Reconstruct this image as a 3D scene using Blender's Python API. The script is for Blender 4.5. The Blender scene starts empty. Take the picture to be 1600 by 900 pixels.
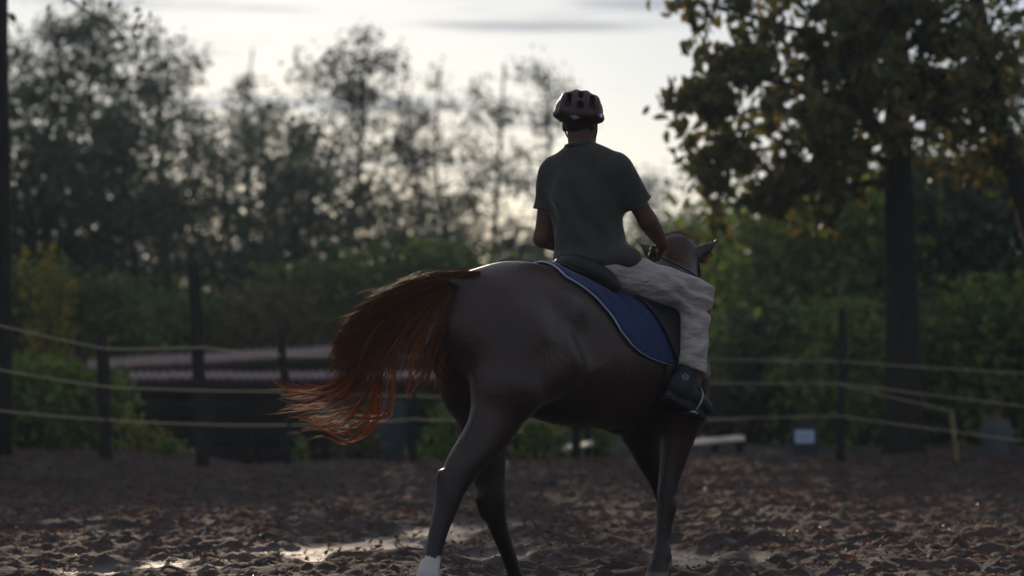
import bpy, math, random
import numpy as np
from mathutils import Vector

R = math.radians
rng = np.random.default_rng(11)
random.seed(11)
sc = bpy.context.scene
col = sc.collection

# ------------------------------------------------------------------ camera
FPX = 1600 * 85.0 / 36.0            # focal length in pixels of the 1600 px wide photograph
CAMZ = 1.1
PITCH = math.atan(115.0 / FPX)
cam_d = bpy.data.cameras.new('camera')
cam_d.lens = 85.0
cam_d.sensor_width = 36.0
cam_d.clip_end = 2000
cam_d.dof.use_dof = True
cam_d.dof.focus_distance = 11.6
cam_d.dof.aperture_fstop = 1.65
cam_d.dof.aperture_blades = 0
cam = bpy.data.objects.new('camera', cam_d)
cam.location = (0, 0, CAMZ)
cam.rotation_euler = (math.pi / 2 + PITCH, 0, 0)
col.objects.link(cam)
sc.camera = cam

# ------------------------------------------------------------------ sky and sun
SUN_EL, SUN_AZ = R(10.8), R(-5.5)     # azimuth measured from +Y towards +X
world = bpy.data.worlds.new('World')
sc.world = world
world.use_nodes = True
wt = world.node_tree
wt.nodes.clear()
wo = wt.nodes.new('ShaderNodeOutputWorld')
wb = wt.nodes.new('ShaderNodeBackground')
wb.inputs['Strength'].default_value = 0.097
sky = wt.nodes.new('ShaderNodeTexSky')
sky.sky_type = 'NISHITA'
sky.sun_disc = False
sky.sun_elevation = SUN_EL
sky.sun_rotation = SUN_AZ
sky.air_density = 1.0
sky.dust_density = 0.4
sky.ozone_density = 2.5
tc = wt.nodes.new('ShaderNodeTexCoord')
mp = wt.nodes.new('ShaderNodeMapping')
mp.inputs['Scale'].default_value = (3.0, 3.0, 60.0)
nz = wt.nodes.new('ShaderNodeTexNoise')
nz.inputs['Scale'].default_value = 2.6
nz.inputs['Detail'].default_value = 5
rp_ = wt.nodes.new('ShaderNodeValToRGB')
rp_.color_ramp.elements[0].position = 0.55
rp_.color_ramp.elements[0].color = (0, 0, 0, 1)
rp_.color_ramp.elements[1].position = 0.68
rp_.color_ramp.elements[1].color = (1, 1, 1, 1)
veil = wt.nodes.new('ShaderNodeMix'); veil.data_type = 'RGBA'
veil.inputs[0].default_value = 0.60
veil.inputs[7].default_value = (6.0, 6.3, 7.3, 1)       # thin even high cloud
strk = wt.nodes.new('ShaderNodeMix'); strk.data_type = 'RGBA'
strk.inputs[7].default_value = (4.2, 4.4, 4.9, 1)       # grey streaks of cloud
mm = wt.nodes.new('ShaderNodeMath'); mm.operation = 'MULTIPLY'; mm.inputs[1].default_value = 0.75
L = wt.links.new
L(tc.outputs['Generated'], mp.inputs['Vector'])
L(mp.outputs['Vector'], nz.inputs['Vector'])
L(nz.outputs['Fac'], rp_.inputs['Fac'])
L(sky.outputs['Color'], veil.inputs[6])
L(rp_.outputs['Color'], mm.inputs[0])
L(mm.outputs[0], strk.inputs[0])
L(veil.outputs[2], strk.inputs[6])
L(strk.outputs[2], wb.inputs['Color'])
L(wb.outputs['Background'], wo.inputs['Surface'])

sun_d = bpy.data.lights.new('sun', 'SUN')
sun_d.energy = 3.8
sun_d.angle = R(0.6)
sun_d.color = (1.0, 0.80, 0.58)
sun = bpy.data.objects.new('sun', sun_d)
sdir = Vector((math.sin(SUN_AZ) * math.cos(SUN_EL), math.cos(SUN_AZ) * math.cos(SUN_EL), math.sin(SUN_EL)))
sun.rotation_euler = sdir.to_track_quat('Z', 'Y').to_euler()
sun.location = (-10, 40, 30)
col.objects.link(sun)

sc.view_settings.view_transform = 'Standard'
sc.view_settings.look = 'None'
sc.view_settings.exposure = 0.0
sc.view_settings.gamma = 1.0
sc.render.engine = 'CYCLES'
sc.cycles.use_denoising = True
sc.cycles.max_bounces = 8
sc.cycles.transparent_max_bounces = 8
sc.cycles.volume_bounces = 0
sc.cycles.sample_clamp_indirect = 6.0

# ------------------------------------------------------------------ helpers: points
cp, sp_ = math.cos(PITCH), math.sin(PITCH)

def ray(px, py):
    """direction through a photograph pixel, scaled so that its Y is 1"""
    a, b = (px - 800) / FPX, -(py - 450) / FPX
    d = np.array([a, cp - b * sp_, sp_ + b * cp])
    return d / d[1]

def at(px, py, Y):
    return np.array([0, 0, CAMZ]) + ray(px, py) * Y

def xw(px, Y):
    return (px - 800) / FPX * Y

TH = R(42)
HO = np.array([-0.193, 11.2, 0.0])                     # below the root of the tail
HH = np.array([math.cos(TH), math.sin(TH), 0.0])       # the way the horse walks
HL = np.array([-math.sin(TH), math.cos(TH), 0.0])      # its left side
ZZ = np.array([0, 0, 1.0])

def hs(s, w, z):
    return HO + s * HH + w * HL + z * ZZ

def hp(px, py, w):
    """point seen at a pixel that lies w metres left of the horse's middle plane"""
    d = ray(px, py); o = np.array([0, 0, CAMZ])
    t = (w - np.dot(o - HO, HL)) / np.dot(d, HL)
    return o + d * t

# ------------------------------------------------------------------ helpers: noise
def _hash(ix, iy, seed):
    n = (ix.astype(np.int64) * 374761393 + iy.astype(np.int64) * 668265263 + seed * 1274126177) & 0xffffffff
    n = ((n ^ (n >> 13)) * 1274126177) & 0xffffffff
    n = n ^ (n >> 16)
    return (n & 0xffff) / 65535.0

def vnoise(x, y, seed=0):
    ix, iy = np.floor(x), np.floor(y)
    fx, fy = x - ix, y - iy
    fx = fx * fx * (3 - 2 * fx); fy = fy * fy * (3 - 2 * fy)
    a, b = _hash(ix, iy, seed), _hash(ix + 1, iy, seed)
    c, d = _hash(ix, iy + 1, seed), _hash(ix + 1, iy + 1, seed)
    return (a * (1 - fx) + b * fx) * (1 - fy) + (c * (1 - fx) + d * fx) * fy

def fbm(x, y, seed=0, octv=4):
    s, a, t = 0, 0.5, 0
    for i in range(octv):
        s = s + a * vnoise(x * 2 ** i, y * 2 ** i, seed + i * 7); t += a; a *= 0.5
    return s / t

def sstep(a, b, x):
    t = np.clip((x - a) / (b - a), 0, 1)
    return t * t * (3 - 2 * t)

# ------------------------------------------------------------------ helpers: objects
def tag(o, label=None, cat=None, group=None, kind=None):
    if label: o['label'] = label
    if cat: o['category'] = cat
    if group: o['group'] = group
    if kind: o['kind'] = kind
    return o

def empty(name, loc, label=None, cat=None, group=None):
    o = bpy.data.objects.new(name, None)
    o.empty_display_size = 0.1
    o.location = [float(v) for v in loc]
    col.objects.link(o)
    return tag(o, label, cat, group)

def mesh_obj(name, V, F, mat, parent=None, smooth=True, color=None):
    """V (n,3) world points, F (m,3) or (m,4) faces; parents keep the points in world space"""
    V = np.asarray(V, dtype=np.float64); F = np.asarray(F, dtype=np.int32)
    if parent is not None:
        V = V - np.array(parent_loc(parent))
        org = (0, 0, 0)
    else:
        org = np.array([V[:, 0].mean(), V[:, 1].mean(), V[:, 2].min()])
        V = V - org
    me = bpy.data.meshes.new(name)
    k = F.shape[1]
    me.vertices.add(len(V)); me.vertices.foreach_set('co', V.astype(np.float32).ravel())
    me.loops.add(F.size); me.loops.foreach_set('vertex_index', F.ravel())
    me.polygons.add(len(F)); me.polygons.foreach_set('loop_start', np.arange(0, F.size, k, dtype=np.int32))
    me.polygons.foreach_set('use_smooth', np.full(len(F), smooth))
    if color is not None:
        at_ = me.color_attributes.new('Col', 'FLOAT_COLOR', 'POINT')
        c = np.ones((len(V), 4), dtype=np.float32); c[:, :3] = color
        at_.data.foreach_set('color', c.ravel())
    me.update(calc_edges=True); me.validate()
    me.materials.append(mat)
    o = bpy.data.objects.new(name, me)
    o.location = [float(v) for v in org]
    col.objects.link(o)
    if parent is not None:
        o.parent = parent
    return o

def parent_loc(p):
    l = np.array(p.location)
    while p.parent is not None:
        p = p.parent; l = l + np.array(p.location)
    return l

class MB:
    """collects quads / tris (as quads) for one mesh"""
    def __init__(s): s.V = []; s.F = []; s.n = 0
    def add(s, V, F):
        V = np.asarray(V, float); s.V.append(V); s.F.append(np.asarray(F, int) + s.n); s.n += len(V)
    def tube(s, pts, rad, n=6, cap=True, jit=0.0):
        pts = np.asarray(pts, float); m = len(pts)
        rad = np.broadcast_to(np.asarray(rad, float), (m,))
        t = np.gradient(pts, axis=0); t /= np.linalg.norm(t, axis=1)[:, None] + 1e-12
        ref = np.array([0, 0, 1.0]) if abs(t[:, 2]).mean() < 0.8 else np.array([1.0, 0, 0])
        u = np.cross(t, ref); u /= np.linalg.norm(u, axis=1)[:, None] + 1e-12
        v = np.cross(t, u)
        a = np.arange(n) / n * 2 * math.pi
        rr = rad[:, None] * (1 + jit * rng.uniform(-1, 1, (m, n)))
        V = pts[:, None] + rr[..., None] * (np.cos(a)[None, :, None] * u[:, None] + np.sin(a)[None, :, None] * v[:, None])
        V = V.reshape(-1, 3)
        F = []
        for i in range(m - 1):
            for j in range(n):
                k = (j + 1) % n
                F.append((i * n + j, i * n + k, (i + 1) * n + k, (i + 1) * n + j))
        if cap:
            V = np.vstack([V, pts[0], pts[-1]]); c0, c1 = m * n, m * n + 1
            for j in range(0, n):
                k = (j + 1) % n
                F.append((c0, k, j, j)); F.append((c1, (m - 1) * n + j, (m - 1) * n + k, (m - 1) * n + k))
        s.add(V, F)
    def box(s, c, sx, sy, sz, ax=None):
        """box with half sizes; ax = three axis vectors"""
        if ax is None: ax = np.eye(3)
        V = [np.asarray(c) + i * sx * ax[0] + j * sy * ax[1] + k * sz * ax[2] for i in (-1, 1) for j in (-1, 1) for k in (-1, 1)]
        F = [(0, 1, 3, 2), (4, 6, 7, 5), (0, 4, 5, 1), (2, 3, 7, 6), (0, 2, 6, 4), (1, 5, 7, 3)]
        s.add(V, F)
    def build(s, name, mat, parent=None, smooth=True, bevel=0.0):
        V = np.vstack(s.V)
        o = poly_obj(name, V, np.vstack(s.F), mat, parent, smooth)
        if bevel:
            m = o.modifiers.new('bevel', 'BEVEL'); m.width = bevel; m.segments = 2
        return o

def poly_obj(name, V, F, mat, parent, smooth):
    """faces may repeat the last index (triangles)"""
    if parent is not None:
        V = V - np.array(parent_loc(parent)); org = (0, 0, 0)
    else:
        org = np.array([V[:, 0].mean(), V[:, 1].mean(), V[:, 2].min()]); V = V - org
    me = bpy.data.meshes.new(name)
    me.from_pydata(V.tolist(), [], [tuple(int(x) for x in (f[:3] if f[2] == f[3] else f)) for f in F])
    me.polygons.foreach_set('use_smooth', np.full(len(me.polygons), smooth))
    me.update(); me.materials.append(mat)
    o = bpy.data.objects.new(name, me); o.location = [float(v) for v in org]
    col.objects.link(o)
    if parent is not None: o.parent = parent
    return o

def catmull(P, n):
    P = np.asarray(P, float); P = np.vstack([2 * P[0] - P[1], P, 2 * P[-1] - P[-2]])
    m = len(P) - 3; out = []
    for t in np.linspace(0, m - 1e-6, n):
        i = int(t); f = t - i; a, b, c, d = P[i], P[i + 1], P[i + 2], P[i + 3]
        out.append(0.5 * ((2 * b) + (-a + c) * f + (2 * a - 5 * b + 4 * c - d) * f * f + (-a + 3 * b - 3 * c + d) * f ** 3))
    return np.array(out)

# ------------------------------------------------------------------ helpers: smooth solids (signed distance, polygonised)
class Solid:
    def __init__(s): s.p = []
    def cone(s, a, b, ra, rb, k=0.05, cut=None):
        s.p.append(('c', np.asarray(a, float), np.asarray(b, float), ra, rb, k, cut)); return s
    def chain(s, pts, rad, k=0.05):
        """one smooth limb through all points"""
        pts = np.asarray(pts, float); rad = np.asarray(rad, float); m = (len(pts) - 1) * 5 + 1 if len(pts) > 2 else 2
        if m > 2:
            c = catmull(np.concatenate([pts, rad[:, None]], 1), m); pts, rad = c[:, :3], c[:, 3]
        s.p.append(('l', pts, rad, None, None, k, None)); return s
    def ell(s, c, r, ax=None, k=0.06, neg=False, cut=None):
        s.p.append(('e', np.asarray(c, float), np.asarray(r, float), np.eye(3) if ax is None else np.asarray(ax), neg, k, cut)); return s
    @staticmethod
    def dist(q, P):
        if q[0] == 'l':
            pts, rad = q[1], q[2]; cut = None; d = None
            for i in range(len(pts) - 1):
                ba = pts[i + 1] - pts[i]; pa = P - pts[i]
                t = np.clip((pa @ ba) / (ba @ ba + 1e-12), 0, 1)
                e = np.sqrt(((pa - t[..., None] * ba) ** 2).sum(-1)) - (rad[i] + (rad[i + 1] - rad[i]) * t)
                d = e if d is None else np.minimum(d, e)
        elif q[0] == 'c':
            _, a, b, ra, rb, k, cut = q
            ba = b - a; l2 = ba @ ba + 1e-12
            pa = P - a
            t = np.clip((pa @ ba) / l2, 0, 1)
            d = np.sqrt(((pa - t[..., None] * ba) ** 2).sum(-1)) - (ra + (rb - ra) * t)
        else:
            _, c, r, ax, neg, k, cut = q
            l = (P - c) @ ax.T
            k0 = np.sqrt(((l / r) ** 2).sum(-1)); k1 = np.sqrt(((l / r ** 2) ** 2).sum(-1)) + 1e-9
            d = k0 * (k0 - 1) / k1
            d = np.where(k0 < 0.05, -r.min(), d)
        if cut is not None:
            d = np.maximum(d, (P - cut[0]) @ cut[1])
        return d
    @staticmethod
    def bound(q):
        if q[0] == 'l':
            m = q[2].max(); return q[1].min(0) - m, q[1].max(0) + m
        if q[0] == 'c':
            m = max(q[3], q[4]); return np.minimum(q[1], q[2]) - m, np.maximum(q[1], q[2]) + m
        e = (np.abs(q[3]) * q[2][:, None]).sum(0); return q[1] - e, q[1] + e
    @staticmethod
    def comb(F, d, q):
        k = q[5]
        if q[0] == 'e' and q[4]:
            d = -d; h = np.maximum(k - np.abs(F - d), 0) / k
            return np.maximum(F, d) + h * h * k * 0.25
        h = np.maximum(k - np.abs(F - d), 0) / k
        return np.minimum(F, d) - h * h * k * 0.25
    def value(s, P):
        F = np.full(P.shape[:-1], 1.0)
        for q in s.p: F = s.comb(F, s.dist(q, P), q)
        return F
    def mesh(s, h):
        bl, bh = zip(*[s.bound(q) for q in s.p if not (q[0] == 'e' and q[4])])
        lo = np.min(bl, 0) - 3 * h - 0.02; hi = np.max(bh, 0) + 3 * h + 0.02
        n = np.ceil((hi - lo) / h).astype(int) + 1
        ax = [lo[i] + np.arange(n[i]) * h for i in range(3)]
        F = np.full(n, 1.0, dtype=np.float32)
        for q in s.p:
            a, b = s.bound(q); pad = q[5] + 2 * h + 0.02
            i0 = np.clip(np.floor((a - pad - lo) / h).astype(int), 0, n - 1); i1 = np.clip(np.ceil((b + pad - lo) / h).astype(int) + 1, 1, n)
            sl = tuple(slice(i0[i], i1[i]) for i in range(3))
            P = np.stack(np.meshgrid(*[ax[i][sl[i]] for i in range(3)], indexing='ij'), -1)
            F[sl] = s.comb(F[sl], s.dist(q, P), q)
        return nets(F, lo, h)

def nets(F, lo, h):
    S = F < 0
    c = [S[i:S.shape[0] - 1 + i, j:S.shape[1] - 1 + j, k:S.shape[2] - 1 + k] for i in (0, 1) for j in (0, 1) for k in (0, 1)]
    cnt = sum(x.astype(np.int8) for x in c)
    act = (cnt > 0) & (cnt < 8)
    I = np.argwhere(act)
    idx = np.full(act.shape, -1, dtype=np.int64); idx[act] = np.arange(len(I))
    pos = np.zeros((len(I), 3)); num = np.zeros(len(I))
    cor = np.array([(i, j, k) for i in (0, 1) for j in (0, 1) for k in (0, 1)])
    val = np.stack([F[I[:, 0] + o[0], I[:, 1] + o[1], I[:, 2] + o[2]] for o in cor], 1).astype(float)
    for a in range(8):
        for b in range(a + 1, 8):
            if np.abs(cor[a] - cor[b]).sum() != 1: continue
            va, vb = val[:, a], val[:, b]; m = (va < 0) != (vb < 0)
            t = np.where(m, va / np.where(m, va - vb, 1), 0)
            pos += np.where(m[:, None], cor[a] + t[:, None] * (cor[b] - cor[a]), 0); num += m
    V = lo + (I + pos / num[:, None]) * h
    Q = []
    for ax in range(3):
        o1, o2 = [(1, 2), (2, 0), (0, 1)][ax]
        A = np.take(S, range(0, S.shape[ax] - 1), ax); B = np.take(S, range(1, S.shape[ax]), ax)
        E = np.argwhere(A != B)
        E = E[(E[:, o1] > 0) & (E[:, o2] > 0) & (E[:, o1] < act.shape[o1]) & (E[:, o2] < act.shape[o2])]
        ins = A[E[:, 0], E[:, 1], E[:, 2]]
        def g(d1, d2):
            X = E.copy(); X[:, o1] -= d1; X[:, o2] -= d2
            return idx[X[:, 0], X[:, 1], X[:, 2]]
        q = np.stack([g(1, 1), g(0, 1), g(0, 0), g(1, 0)], 1)
        q[~ins] = q[~ins][:, ::-1]
        Q.append(q)
    Q = np.vstack(Q); Q = Q[(Q >= 0).all(1)]
    for _ in range(2):                                   # light relaxation
        acc = np.zeros_like(V); w = np.zeros(len(V))
        for i in range(4):
            np.add.at(acc, Q[:, i], V[Q[:, (i + 1) % 4]] + V[Q[:, (i + 3) % 4]]); np.add.at(w, Q[:, i], 2)
        V = 0.5 * V + 0.5 * acc / w[:, None]
    return V, Q

# ------------------------------------------------------------------ materials
def newmat(name):
    m = bpy.data.materials.new(name); m.use_nodes = True
    nt = m.node_tree; nt.nodes.clear()
    out = nt.nodes.new('ShaderNodeOutputMaterial')
    return m, nt, out

def pmat(name, base, rough=0.7, spec=0.3, noise=0.0, nscale=20.0, bump=0.0, bscale=60.0, stretch=(1, 1, 1), sheen=0.0, sheen_col=(1, 1, 1), base2=None, attr=False, coat=0.0, metal=0.0, bdist=0.01):
    m, nt, out = newmat(name)
    b = nt.nodes.new('ShaderNodeBsdfPrincipled')
    b.inputs['Roughness'].default_value = rough
    b.inputs['Specular IOR Level'].default_value = spec
    b.inputs['Metallic'].default_value = metal
    if sheen:
        b.inputs['Sheen Weight'].default_value = sheen
        b.inputs['Sheen Roughness'].default_value = 0.35
        b.inputs['Sheen Tint'].default_value = (*sheen_col, 1)
    l = nt.links.new
    tc = nt.nodes.new('ShaderNodeTexCoord'); mp = nt.nodes.new('ShaderNodeMapping'); mp.inputs['Scale'].default_value = stretch
    l(tc.outputs['Object'], mp.inputs['Vector'])
    src = None
    if attr:
        a = nt.nodes.new('ShaderNodeAttribute'); a.attribute_name = 'Col'; src = a.outputs['Color']
    if noise or base2:
        n = nt.nodes.new('ShaderNodeTexNoise'); n.inputs['Scale'].default_value = nscale; n.inputs['Detail'].default_value = 6
        l(mp.outputs['Vector'], n.inputs['Vector'])
        mx = nt.nodes.new('ShaderNodeMix'); mx.data_type = 'RGBA'
        r = nt.nodes.new('ShaderNodeMapRange'); r.inputs['From Min'].default_value = 0.35; r.inputs['From Max'].default_value = 0.65
        l(n.outputs['Fac'], r.inputs['Value']); l(r.outputs['Result'], mx.inputs[0])
        if attr:
            mx.blend_type = 'MULTIPLY'; mx.inputs[7].default_value = (1 - noise,) * 3 + (1,); l(src, mx.inputs[6])
        else:
            b2 = base2 or tuple(c * (1 - noise) for c in base)
            mx.inputs[6].default_value = (*base, 1); mx.inputs[7].default_value = (*b2, 1)
        l(mx.outputs[2], b.inputs['Base Color'])
    elif attr: l(src, b.inputs['Base Color'])
    else: b.inputs['Base Color'].default_value = (*base, 1)
    if bump:
        n2 = nt.nodes.new('ShaderNodeTexNoise'); n2.inputs['Scale'].default_value = bscale; n2.inputs['Detail'].default_value = 5
        l(mp.outputs['Vector'], n2.inputs['Vector'])
        bp = nt.nodes.new('ShaderNodeBump'); bp.inputs['Strength'].default_value = bump; bp.inputs['Distance'].default_value = bdist
        l(n2.outputs['Fac'], bp.inputs['Height']); l(bp.outputs['Normal'], b.inputs['Normal'])
    l(b.outputs['BSDF'], out.inputs['Surface'])
    return m

def leafmat(name, cols, trans=0.45, rough=0.5):
    """leaf colours picked per leaf, light passes through the blade"""
    m, nt, out = newmat(name); l = nt.links.new
    g = nt.nodes.new('ShaderNodeNewGeometry'); r = nt.nodes.new('ShaderNodeValToRGB')
    r.color_ramp.interpolation = 'LINEAR'
    e = r.color_ramp.elements
    e[0].position = 0; e[0].color = (*cols[0], 1); e[1].position = 1; e[1].color = (*cols[-1], 1)
    for i, c in enumerate(cols[1:-1]):
        x = e.new((i + 1) / (len(cols) - 1)); x.color = (*c, 1)
    l(g.outputs['Random Per Island'], r.inputs['Fac'])
    b = nt.nodes.new('ShaderNodeBsdfPrincipled'); b.inputs['Roughness'].default_value = rough; b.inputs['Specular IOR Level'].default_value = 0.35
    t = nt.nodes.new('ShaderNodeBsdfTranslucent')
    mx = nt.nodes.new('ShaderNodeMixShader'); mx.inputs[0].default_value = trans
    l(r.outputs['Color'], b.inputs['Base Color']); l(r.outputs['Color'], t.inputs['Color'])
    l(b.outputs[0], mx.inputs[1]); l(t.outputs[0], mx.inputs[2]); l(mx.outputs[0], out.inputs['Surface'])
    return m

def hairmat(name, c1, c2, trans=0.55):
    m, nt, out = newmat(name); l = nt.links.new
    g = nt.nodes.new('ShaderNodeNewGeometry'); mc = nt.nodes.new('ShaderNodeMix'); mc.data_type = 'RGBA'
    mc.inputs[6].default_value = (*c1, 1); mc.inputs[7].default_value = (*c2, 1)
    l(g.outputs['Random Per Island'], mc.inputs[0])
    b = nt.nodes.new('ShaderNodeBsdfPrincipled'); b.inputs['Roughness'].default_value = 0.5; b.inputs['Specular IOR Level'].default_value = 0.2
    t = nt.nodes.new('ShaderNodeBsdfTranslucent')
    mx = nt.nodes.new('ShaderNodeMixShader'); mx.inputs[0].default_value = trans
    l(mc.outputs[2], b.inputs['Base Color']); l(mc.outputs[2], t.inputs['Color'])
    l(b.outputs[0], mx.inputs[1]); l(t.outputs[0], mx.inputs[2]); l(mx.outputs[0], out.inputs['Surface'])
    return m

M = {}
M['coat'] = pmat('horse_coat', (0, 0, 0), rough=0.40, spec=0.32, attr=True, noise=0.35, nscale=9, bump=0.45, bscale=38, sheen=0.05, sheen_col=(1, 0.8, 0.65), bdist=0.008)
M['tail'] = hairmat('tail_hair', (0.045, 0.016, 0.007), (0.36, 0.13, 0.035))
M['wisps'] = hairmat('painted_sunlit_tail_ends', (0.22, 0.07, 0.02), (0.62, 0.25, 0.07), trans=0.65)  # sunlight on the tail ends is put into this brighter orange hair colour
M['mane'] = hairmat('mane_hair', (0.16, 0.05, 0.018), (0.34, 0.13, 0.045))
M['skin'] = pmat('skin', (0.085, 0.042, 0.028), rough=0.6, spec=0.2, noise=0.15, nscale=30, bump=0.1, bscale=120)
M['hairblack'] = pmat('black_hair', (0.012, 0.010, 0.009), rough=0.5, bump=0.6, bscale=260)
M['shirt'] = pmat('shirt_cloth', (0.046, 0.043, 0.039), rough=0.9, spec=0.15, noise=0.2, nscale=12, bump=0.9, bscale=7, stretch=(1.6, 1.6, 0.7), sheen=0.25, bdist=0.03)
M['trousers'] = pmat('trouser_cloth', (0.33, 0.285, 0.265), rough=0.9, spec=0.15, noise=0.15, nscale=14, bump=1.0, bscale=13, stretch=(0.8, 0.8, 1.8), sheen=0.2, bdist=0.03)
M['shoe'] = pmat('shoe_leather', (0.010, 0.012, 0.015), rough=0.6, spec=0.25, bump=0.4, bscale=50)
M['sole'] = pmat('rubber_sole', (0.02, 0.02, 0.02), rough=0.8, bump=0.5, bscale=90)
M['leather'] = pmat('black_leather', (0.009, 0.0085, 0.010), rough=0.5, spec=0.25, noise=0.3, bump=0.35, bscale=80, bdist=0.003)
M['pad'] = pmat('blue_quilt', (0.024, 0.036, 0.095), rough=0.9, spec=0.1, noise=0.25, nscale=16, bump=0.8, bscale=9, stretch=(1, 1, 0.5), sheen=0.2, bdist=0.02)
M['piping'] = pmat('piping_cord', (0.30, 0.34, 0.45), rough=0.8)
M['steel'] = pmat('stirrup_steel', (0.22, 0.23, 0.25), rough=0.4, metal=1.0)
M['helmet'] = pmat('helmet_shell', (0.050, 0.013, 0.020), rough=0.5, spec=0.3, noise=0.5, nscale=9, bump=0.05)
M['helmetdark'] = pmat('helmet_liner', (0.012, 0.011, 0.013), rough=0.8)
M['decal'] = pmat('pale_decal', (0.55, 0.60, 0.72), rough=0.45)
M['greyprint'] = pmat('grey_print', (0.30, 0.31, 0.34), rough=0.5)
M['wood'] = pmat('post_wood', (0.022, 0.019, 0.019), rough=0.95, spec=0.1, noise=0.5, nscale=14, stretch=(4, 4, 0.6), bump=0.9, bscale=30)
M['bark'] = pmat('tree_bark', (0.024, 0.020, 0.019), rough=0.95, spec=0.1, noise=0.5, nscale=9, stretch=(3, 3, 0.6), bump=1.0, bscale=18, bdist=0.03)
M['rope'] = pmat('rope', (0.52, 0.44, 0.27), rough=0.9, noise=0.3, nscale=120, bump=0.6, bscale=200)
M['roof'] = pmat('roof_metal', (0.20, 0.14, 0.135), rough=0.6, spec=0.3, base2=(0.13, 0.075, 0.065), nscale=5)
M['plank'] = pmat('pale_plank', (0.62, 0.52, 0.42), rough=0.33, spec=0.6, noise=0.2, nscale=10, bump=0.3)
M['darkpanel'] = pmat('dark_board', (0.03, 0.033, 0.042), rough=0.7, noise=0.3)
M['paper'] = pmat('pale_blue_notice', (0.42, 0.50, 0.68), rough=0.7)
M['bamboo'] = pmat('bamboo', (0.20, 0.15, 0.06), rough=0.7, noise=0.3, nscale=25)
M['greycloth'] = pmat('grey_cloth', (0.07, 0.07, 0.075), rough=0.95, spec=0.05, bump=0.5, bscale=18)
M['darkcloth'] = pmat('dark_cloth', (0.02, 0.02, 0.024), rough=0.9)
M['drum'] = pmat('blue_drum', (0.022, 0.028, 0.038), rough=0.8)
M['leaf_dry'] = leafmat('litter', [(0.035, 0.018, 0.012), (0.12, 0.045, 0.022), (0.19, 0.07, 0.030), (0.06, 0.03, 0.018)], trans=0.25, rough=0.45)
M['leaf_teak'] = leafmat('autumn_leaves', [(0.04, 0.055, 0.015), (0.09, 0.085, 0.02), (0.15, 0.11, 0.022), (0.045, 0.05, 0.018), (0.09, 0.12, 0.02)])
M['leaf_dark'] = leafmat('dark_leaves', [(0.025, 0.04, 0.016), (0.05, 0.065, 0.022), (0.035, 0.05, 0.022)], trans=0.4)
M['leaf_green'] = leafmat('green_leaves', [(0.05, 0.09, 0.02), (0.09, 0.14, 0.025), (0.15, 0.17, 0.03)], trans=0.5)
M['leaf_bright'] = leafmat('bright_leaves', [(0.05, 0.10, 0.02), (0.12, 0.19, 0.03), (0.20, 0.23, 0.04), (0.07, 0.12, 0.03)], trans=0.55)
M['leaf_yellow'] = leafmat('yellow_leaves', [(0.08, 0.10, 0.02), (0.22, 0.19, 0.03), (0.30, 0.22, 0.03)], trans=0.5)
M['leaf_olive'] = leafmat('olive_leaves', [(0.06, 0.055, 0.02), (0.10, 0.075, 0.025), (0.08, 0.08, 0.03)], trans=0.4)

# ------------------------------------------------------------------ the ground
def berm_line(x):
    return 22.6 + 0.10 * x + 0.004 * x * x

def gbase(x, y):
    """height of the riding ground, its low bank and the land beyond"""
    b = berm_line(x)
    u = y - b
    hgt = 0.10 + 0.16 * sstep(-2.2, -5.2, x) + 0.03 * (fbm(x * 0.7, y * 0.3, 3, 2) - 0.5)
    z = hgt * sstep(-3.0, 0.2, u)
    drop = (1.15 * sstep(1.6, -1.0, x)) * sstep(1.2, 5.5, u)
    return z - drop

def wetmask(x, y):
    """pale wet trodden patch behind the horse's legs"""
    n = fbm(x * 1.3, y * 0.75, 21, 4)
    t = np.clip(((x + 2.0) * 2.3 + (y - 12.8) * 3.6) / (2.3 ** 2 + 3.6 ** 2), 0, 1)      # an old wheel track
    d2 = (x + 2.0 - 2.3 * t) ** 2 + (y - 12.8 - 3.6 * t) ** 2
    reg = np.exp(-d2 / 0.36) + 0.6 * np.exp(-((x - 0.7) / 1.3) ** 2 - ((y - 13.6) / 0.9) ** 2)
    return sstep(0.60, 0.72, fbm(x * 2.2, y * 1.1, 77, 4) * 0.55 + n * 0.30 + 0.24 * reg)

def gz(x, y):
    x = np.asarray(x, float); y = np.asarray(y, float)
    near = sstep(32, 25, y) * sstep(12, 8, np.abs(x))
    rough = 0.13 * (fbm(x * 1.6, y * 1.6, 5, 3) - 0.5) + 0.045 * (fbm(x * 11.0, y * 11.0, 9, 3) - 0.45) + 0.05 * np.maximum(fbm(x * 15, y * 15, 13, 2) - 0.48, 0) * 1.6
    w = wetmask(x, y)
    return gbase(x, y) + near * (rough * (1 - 0.75 * w) - 0.015 * w)

xs = np.concatenate([-7 - np.geomspace(0.05, 290, 40)[::-1], np.arange(-7, 7, 0.03), 7 + np.geomspace(0.05, 290, 40)])
ys = np.concatenate([np.linspace(-150, 10, 20), np.arange(10.2, 27, 0.042), 27 + np.geomspace(0.06, 470, 50)])
GX, GY = np.meshgrid(xs, ys, indexing='ij')
GZ = gz(GX, GY)
nx, ny = GX.shape
ii = np.arange(nx * ny).reshape(nx, ny)
gf = np.stack([ii[:-1, :-1], ii[1:, :-1], ii[1:, 1:], ii[:-1, 1:]], -1).reshape(-1, 4)
wm = wetmask(GX, GY).ravel()
gm, nt, out = newmat('mud')
l = nt.links.new
b = nt.nodes.new('ShaderNodeBsdfPrincipled')
a = nt.nodes.new('ShaderNodeAttribute'); a.attribute_name = 'Col'
sx = nt.nodes.new('ShaderNodeSeparateColor'); l(a.outputs['Color'], sx.inputs[0])
tcg = nt.nodes.new('ShaderNodeTexCoord')
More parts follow.
